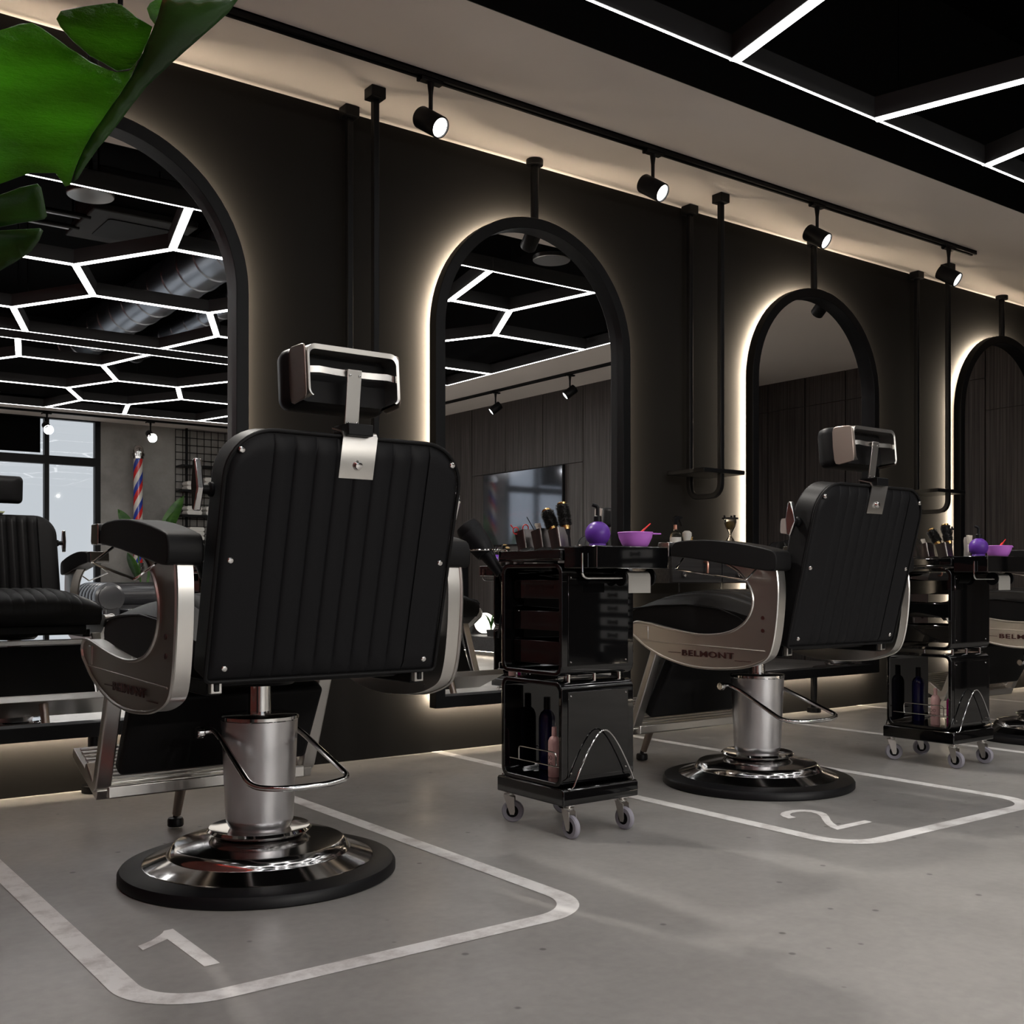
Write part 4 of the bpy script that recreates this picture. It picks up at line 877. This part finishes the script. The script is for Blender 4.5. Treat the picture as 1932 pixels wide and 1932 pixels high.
def blade_plant(name,loc,label,n,h,spread,mat,w,grp=None,pot=(.12,.2)):
    t=thing(name,label,'plant',loc,0,grp)
    finish(lathe([(0,0),(pot[0]*.8,0),(pot[0],pot[1]),(pot[0]*.9,pot[1]),(pot[0]*.88,pot[1]*.9),(0,pot[1]*.9)],28),'pot','clay',t)
    for i in range(n):
        a=2*PI*i/n+random.uniform(-.3,.3); hh=h*random.uniform(.75,1.0); sp=spread*random.uniform(.5,1.1); bm=bmesh.new(); d=Vector((math.cos(a),math.sin(a),0)); s=Vector((-d.y,d.x,0)); prev=None
        for k in range(11):
            q=k/10; p=Vector((0,0,pot[1]*.9))+d*(sp*q**1.8)+Vector((0,0,hh*(q-.22*q**4))); ww=w*math.sin(PI*min(1,.12+q*.88))**.7 if q<1 else .001
            row=[bm.verts.new(p-s*ww),bm.verts.new(p-d*ww*.25),bm.verts.new(p+s*ww)]
            if prev: 
                for j in range(2): bm.faces.new((prev[j],prev[j+1],row[j+1],row[j]))
            prev=row
        finish(bm,'leaf',mat,t,solid=.0015)
    return t
blade_plant('snake_plant',(6.60,-5.66,.205),'spiky green plant left of the globe lamp, seen in second mirror',9,.30,.10,'leafmid',.016,None,(.06,.07))
blade_plant('snake_plant',(6.50,-5.10,.205),'curled green plant right of the globe lamp, seen in second mirror',7,.22,.14,'leafmid',.010,None,(.05,.06))
# strelitzia by the barber pole
t=thing('potted_banana_plant','large leaved green plant below the barber pole, seen in nearest mirror','plant',(4.35,-9.32,0))
finish(lathe([(0,0),(.12,0),(.15,.38),(.13,.38),(.12,.34),(0,.34)],32),'pot','clay',t)
for (tx,ty,z0,z1,w_,ang) in ((.50,.0,1.20,1.82,.085,.0),(.36,.05,1.15,1.62,.07,.3),(-.30,.0,1.25,1.62,.07,.1),(-.22,.10,.78,1.10,.10,.4)):
    base=Vector((tx*.35,ty*.3,z0)); tip=Vector((tx,ty,z1)); finish(tube([(0,0,.34),base*.6+Vector((0,0,.35)),base],.010,8),'leaf_stem','leafmid',t)
    bm=bmesh.new(); d=(tip-base); s=Vector((.25,1,0)).normalized() if ang>.2 else Vector((d.z,0,-d.x)).normalized(); prev=None
    for k in range(13):
        q=k/12; p=base+d*q+Vector((0,0,.03*math.sin(PI*q))); ww=w_*math.sin(PI*min(1,.05+q*.95))**.8 if q<1 else .001
        row=[bm.verts.new(p-s*ww),bm.verts.new(p+Vector((0,-.02,0))),bm.verts.new(p+s*ww)]
        if prev:
            for j in range(2): bm.faces.new((prev[j],prev[j+1],row[j+1],row[j]))
        prev=row
    finish(bm,'broad_leaf','leafmid',t,solid=.002,smooth=60)
# barber pole
t=thing('wall_mounted_barber_pole','red white and blue striped barber pole on the concrete wall','barber pole',(4.383,-9.62,0))
finish(cylz(.055,.98,2.27,0,0,36),'striped_cylinder','pole',t)
finish(lathe([(.058,2.265),(.070,2.27),(.070,2.30),(.080,2.302),(.080,2.335),(.068,2.338),(.068,2.37),(.06,2.41),(.04,2.43),(0,2.44)],36),'chrome_dome','chrome',t); finish(lathe([(0,.80),(.04,.82),(.068,.87),(.068,.90),(.08,.905),(.08,.94),(.07,.95),(.07,.985),(.058,.99)],36),'chrome_base','chrome',t)
finish(B((-.03,.03,-.18,-.05,2.28,2.33),(-.03,.03,-.18,-.05,.9,.94)),'wall_bracket','chrome',t,smooth=0)
# grid shelf with towels
t=thing('wire_grid_shelf','black wire grid shelf unit with boards on the concrete wall','shelf',(4.905,-9.79,0)); bm=bmesh.new()
for i in range(12): tube([(i*.094,.02,.98),(i*.094,.02,2.70)],.0045,6,bm)
for i in range(19): tube([(0,.026,.99+i*.0945),(1.035,.026,.99+i*.0945)],.0045,6,bm)
finish(bm,'wire_grid','blackmetal',t)
for x in (.135,.90): finish(B((x-.012,x+.012,.03,.06,.0,2.715)),'upright','blackmetal',t,smooth=0)
for z in (1.28,1.60,1.915,2.23): finish(B((0.0,.95,.03,.27,z-.022,z)),'shelf_board','blackmetal',t,smooth=0)
for i,(x,z,n) in enumerate(((5.07,1.915,2),(5.30,1.915,3),(5.07,1.60,2),(5.32,1.60,2),(5.10,1.28,3))):
    for k in range(n):
        p=rrect(-.10,.10,0,.055,.025,5); tag(finish(prism(p,'y',-.09,.09),'rolled_towel','towel',None,loc=(x,-9.63,z+.0005+k*.0555),bevel=.006),'white folded towel on the wire grid shelf, seen in nearest mirror','towel','white folded towels on the wire shelf')
# sofa
t=thing('leather_sofa','black chesterfield sofa by the window, seen in nearest mirror','sofa',(4.45,-8.35,0))
finish(B((-.95,.95,-.40,.38,.10,.34)),'sofa_base','sofa',t,bevel=.03,bseg=3)
for i in range(3): x=-.72+i*.48; finish(B((x+.005,x+.475,-.30,.39,.34,.46)),'seat_cushion','sofa',t,bevel=.04,bseg=4)
for s in (-1,1):
    pr=[(0,0),(.10,0),(.125,.004),(.13,.02)]; L=.86
    for k in range(7): pr+=[(.155,.02+L*k/7+.008),(.163,.02+L*k/7+.05),(.155,.02+L*(k+1)/7-.006),(.149,.02+L*(k+1)/7)]
    pr+=[(0,.02+L)]
    a=finish(lathe(pr,36,None,Matrix.Translation((s*.90,.42,.585))@Matrix.Rotation(PI/2,4,'X'),False),'rolled_arm','sofa',t); finish(B((s*.88-.09,s*.88+.09,-.40,.40,.08,.56)),'arm_panel','sofa',a,bevel=.03)
bm=bmesh.new(); tube([(-.9,-.40,.60),(.9,-.40,.60)],.15,24,bm); finish(bm,'rolled_back','sofa',t); finish(B((-.85,.85,-.46,-.30,.3,.6)),'back_panel','sofa',t,bevel=.04)
for x in (-.85,.85):
    for y in (-.33,.31): finish(cylz(.025,0,.11,x,y,12),'sofa_foot','plastic',t)

# ---------------------------------------------------------------- monstera at the upper left
LEAF={
 'main':[(0.2087,-2.6704,1.3602),(0.2528,-2.7034,1.3833),(0.2834,-2.7195,1.3885),(0.3033,-2.7332,1.3969),(0.3146,-2.7393,1.3991),(0.3252,-2.7412,1.3948),(0.3406,-2.7429,1.3869),(0.3528,-2.744,1.3801),(0.3655,-2.7461,1.3748),(0.3778,-2.7477,1.3689),(0.3968,-2.7522,1.3631),(0.4059,-2.7553,1.3619),(0.4187,-2.7625,1.3647),(0.4262,-2.7725,1.3758),(0.4215,-2.7597,1.3582),(0.4119,-2.7439,1.339),(0.4002,-2.7259,1.3178),(0.3901,-2.7106,1.2997),(0.3841,-2.6984,1.284),(0.3803,-2.6892,1.2717),(0.3779,-2.682,1.2615),(0.3756,-2.6717,1.2463),(0.3707,-2.6687,1.2448),(0.3652,-2.6702,1.2511),(0.3586,-2.6715,1.2578),(0.332,-2.6588,1.2556),(0.3006,-2.6362,1.2404),(0.257,-2.6155,1.2369),(0.2182,-2.6055,1.2474)],
 'lobe':[(0.3393,-2.7482,1.4079),(0.3425,-2.754,1.4152),(0.365,-2.7677,1.422),(0.3935,-2.7839,1.4285),(0.4018,-2.7867,1.4274),(0.4187,-2.788,1.4178),(0.4365,-2.7912,1.4106),(0.4354,-2.785,1.4014),(0.4291,-2.7695,1.3803),(0.4216,-2.7595,1.3692),(0.4078,-2.7512,1.3653),(0.3911,-2.7485,1.3724),(0.3784,-2.7457,1.3768),(0.3592,-2.7448,1.3886),(0.3446,-2.7459,1.4006)],
 'lobe2':[(0.4324,-2.7828,1.4343),(0.4347,-2.787,1.4396),(0.443,-2.7945,1.446),(0.4484,-2.7971,1.4465),(0.4454,-2.7873,1.4326),(0.4432,-2.7788,1.4202),(0.4372,-2.7796,1.4257)],
 'rim':[(0.4356,-2.8307,1.4299),(0.433,-2.8165,1.4086),(0.4289,-2.8045,1.3917),(0.4229,-2.7886,1.3699),(0.4168,-2.7746,1.3514),(0.4073,-2.759,1.3324),(0.3957,-2.7412,1.3114),(0.3858,-2.726,1.2936),(0.3798,-2.714,1.278),(0.3761,-2.7049,1.2658),(0.3736,-2.6977,1.2558),(0.3715,-2.687,1.2397),(0.3765,-2.6917,1.244),(0.3828,-2.7031,1.2582),(0.3938,-2.72,1.2782),(0.405,-2.7352,1.2953),(0.4181,-2.7545,1.3177),(0.4332,-2.7763,1.3427),(0.4562,-2.8023,1.3691),(0.4687,-2.8158,1.3826),(0.4907,-2.8396,1.4061),(0.5043,-2.8545,1.4211),(0.5144,-2.8695,1.4385)],
 'lowA':[(0.2418,-2.4449,1.2445),(0.2943,-2.4752,1.2575),(0.329,-2.4983,1.2711),(0.352,-2.5148,1.282),(0.3708,-2.5263,1.2878),(0.3756,-2.5259,1.2839),(0.3805,-2.5197,1.2702),(0.3867,-2.5112,1.2521),(0.3841,-2.5077,1.2482),(0.357,-2.4923,1.2419),(0.3332,-2.4781,1.2352),(0.2978,-2.4561,1.2239),(0.2443,-2.4273,1.214)],
 'lowB':[(0.2418,-2.4449,1.1985),(0.2941,-2.4765,1.2138),(0.3291,-2.4978,1.2243),(0.3561,-2.5116,1.228),(0.376,-2.5216,1.2307),(0.3794,-2.5214,1.2278),(0.3765,-2.5135,1.2171),(0.3685,-2.5013,1.2027),(0.3528,-2.4871,1.1903),(0.3345,-2.4716,1.1777),(0.2995,-2.4467,1.1615),(0.2457,-2.418,1.1518)],
}

t=thing('monstera_plant','big glossy monstera leaves hanging into the top left corner','plant',(-.20,-2.80,0))
finish(lathe([(0,0),(.20,0),(.25,.42),(.23,.42),(.22,.38),(0,.38)],40),'pot','clay',t)
org=Vector((-.20,-2.80,0))
def leafmesh(P3,res,mat,name,amp=.006,curl=.0,th=.0016,parent=t):
    P3=[Vector(p) for p in P3]; c=sum(P3,Vector())/len(P3)
    # best-fit plane
    nrm=Vector()
    for a,b in zip(P3,P3[1:]+P3[:1]): nrm+=(a-c).cross(b-c)
    nrm.normalize(); ex=(P3[0]-c); ex=(ex-nrm*ex.dot(nrm)).normalized(); ey=nrm.cross(ex)
    P2=[Vector(((p-c).dot(ex),(p-c).dot(ey))) for p in P3]
    # subdivide border
    Bd=[]
    for a,b in zip(P2,P2[1:]+P2[:1]):
        n=max(1,int((b-a).length/res)); Bd+=[a.lerp(b,k/n) for k in range(n)]
    xs=[p.x for p in Bd]; ys=[p.y for p in Bd]; pts=list(Bd)
    def inside(q):
        r=False; j=len(Bd)-1
        for i in range(len(Bd)):
            a=Bd[i]; b=Bd[j]
            if (a.y>q.y)!=(b.y>q.y) and q.x<(b.x-a.x)*(q.y-a.y)/(b.y-a.y)+a.x: r=not r
            j=i
        return r
    y=min(ys)
    while y<max(ys):
        x=min(xs)
        while x<max(xs):
            q=Vector((x,y))
            if inside(q) and min((q-b).length for b in Bd)>res*.5: pts.append(q)
            x+=res
        y+=res
    nb=len(Bd); vo,ed,fa,_,_,_=delaunay_2d_cdt(pts,[(i,(i+1)%nb) for i in range(nb)],[],1,1e-5)
    bm=bmesh.new(); V=[]
    for q in vo:
        dd=min((q-b).length for b in Bd); h=amp*math.sin(q.x*38+q.y*9)*.5+amp*.6*math.sin(q.y*23-q.x*13)+curl*math.exp(-dd/.012)
        V.append(bm.verts.new(c+ex*q.x+ey*q.y+nrm*h-org))
    for f in fa:
        try: bm.faces.new([V[i] for i in f])
        except ValueError: pass
    return finish(bm,name,mat,parent,smooth=80,solid=th)
leafmesh(LEAF['main'],.012,'leaf','leaf_blade',.006,-.010); leafmesh(LEAF['lobe'],.010,'leaf','leaf_blade',.003,-.006); leafmesh(LEAF['lobe2'],.008,'leaf','leaf_blade',.001)
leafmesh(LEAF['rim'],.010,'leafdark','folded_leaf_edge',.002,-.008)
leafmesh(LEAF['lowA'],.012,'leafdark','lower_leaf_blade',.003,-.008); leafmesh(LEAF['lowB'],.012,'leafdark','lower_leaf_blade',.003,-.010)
for tip in ((.02,-2.78,1.60),(.06,-2.74,1.18)):
    p=Vector(tip)-org; finish(tube([(0,0,.38),(p.x*.1,0,.9),(p.x*.5,p.y*.5,p.z*.93),p],[.012,.010,.008,.005],10),'leaf_stem','leafdark',t)
# ---------------------------------------------------------------- camera and daylight
cam=bpy.data.cameras.new('camera'); cam.sensor_width=36; cam.lens=36*2069.27/1932; cam.shift_y=(1098.23-966)/1932; cam.clip_start=.02
co=bpy.data.objects.new('camera',cam); COL.objects.link(co); th=math.radians(53.312)
co.location=(0,-4.0923,.75); co.rotation_euler=(PI/2,0,th-PI/2); scn.camera=co
w=bpy.data.worlds.new('daylight'); scn.world=w; w.use_nodes=True
w.node_tree.nodes['Background'].inputs['Color'].default_value=(.60,.645,.69,1); w.node_tree.nodes['Background'].inputs['Strength'].default_value=.86
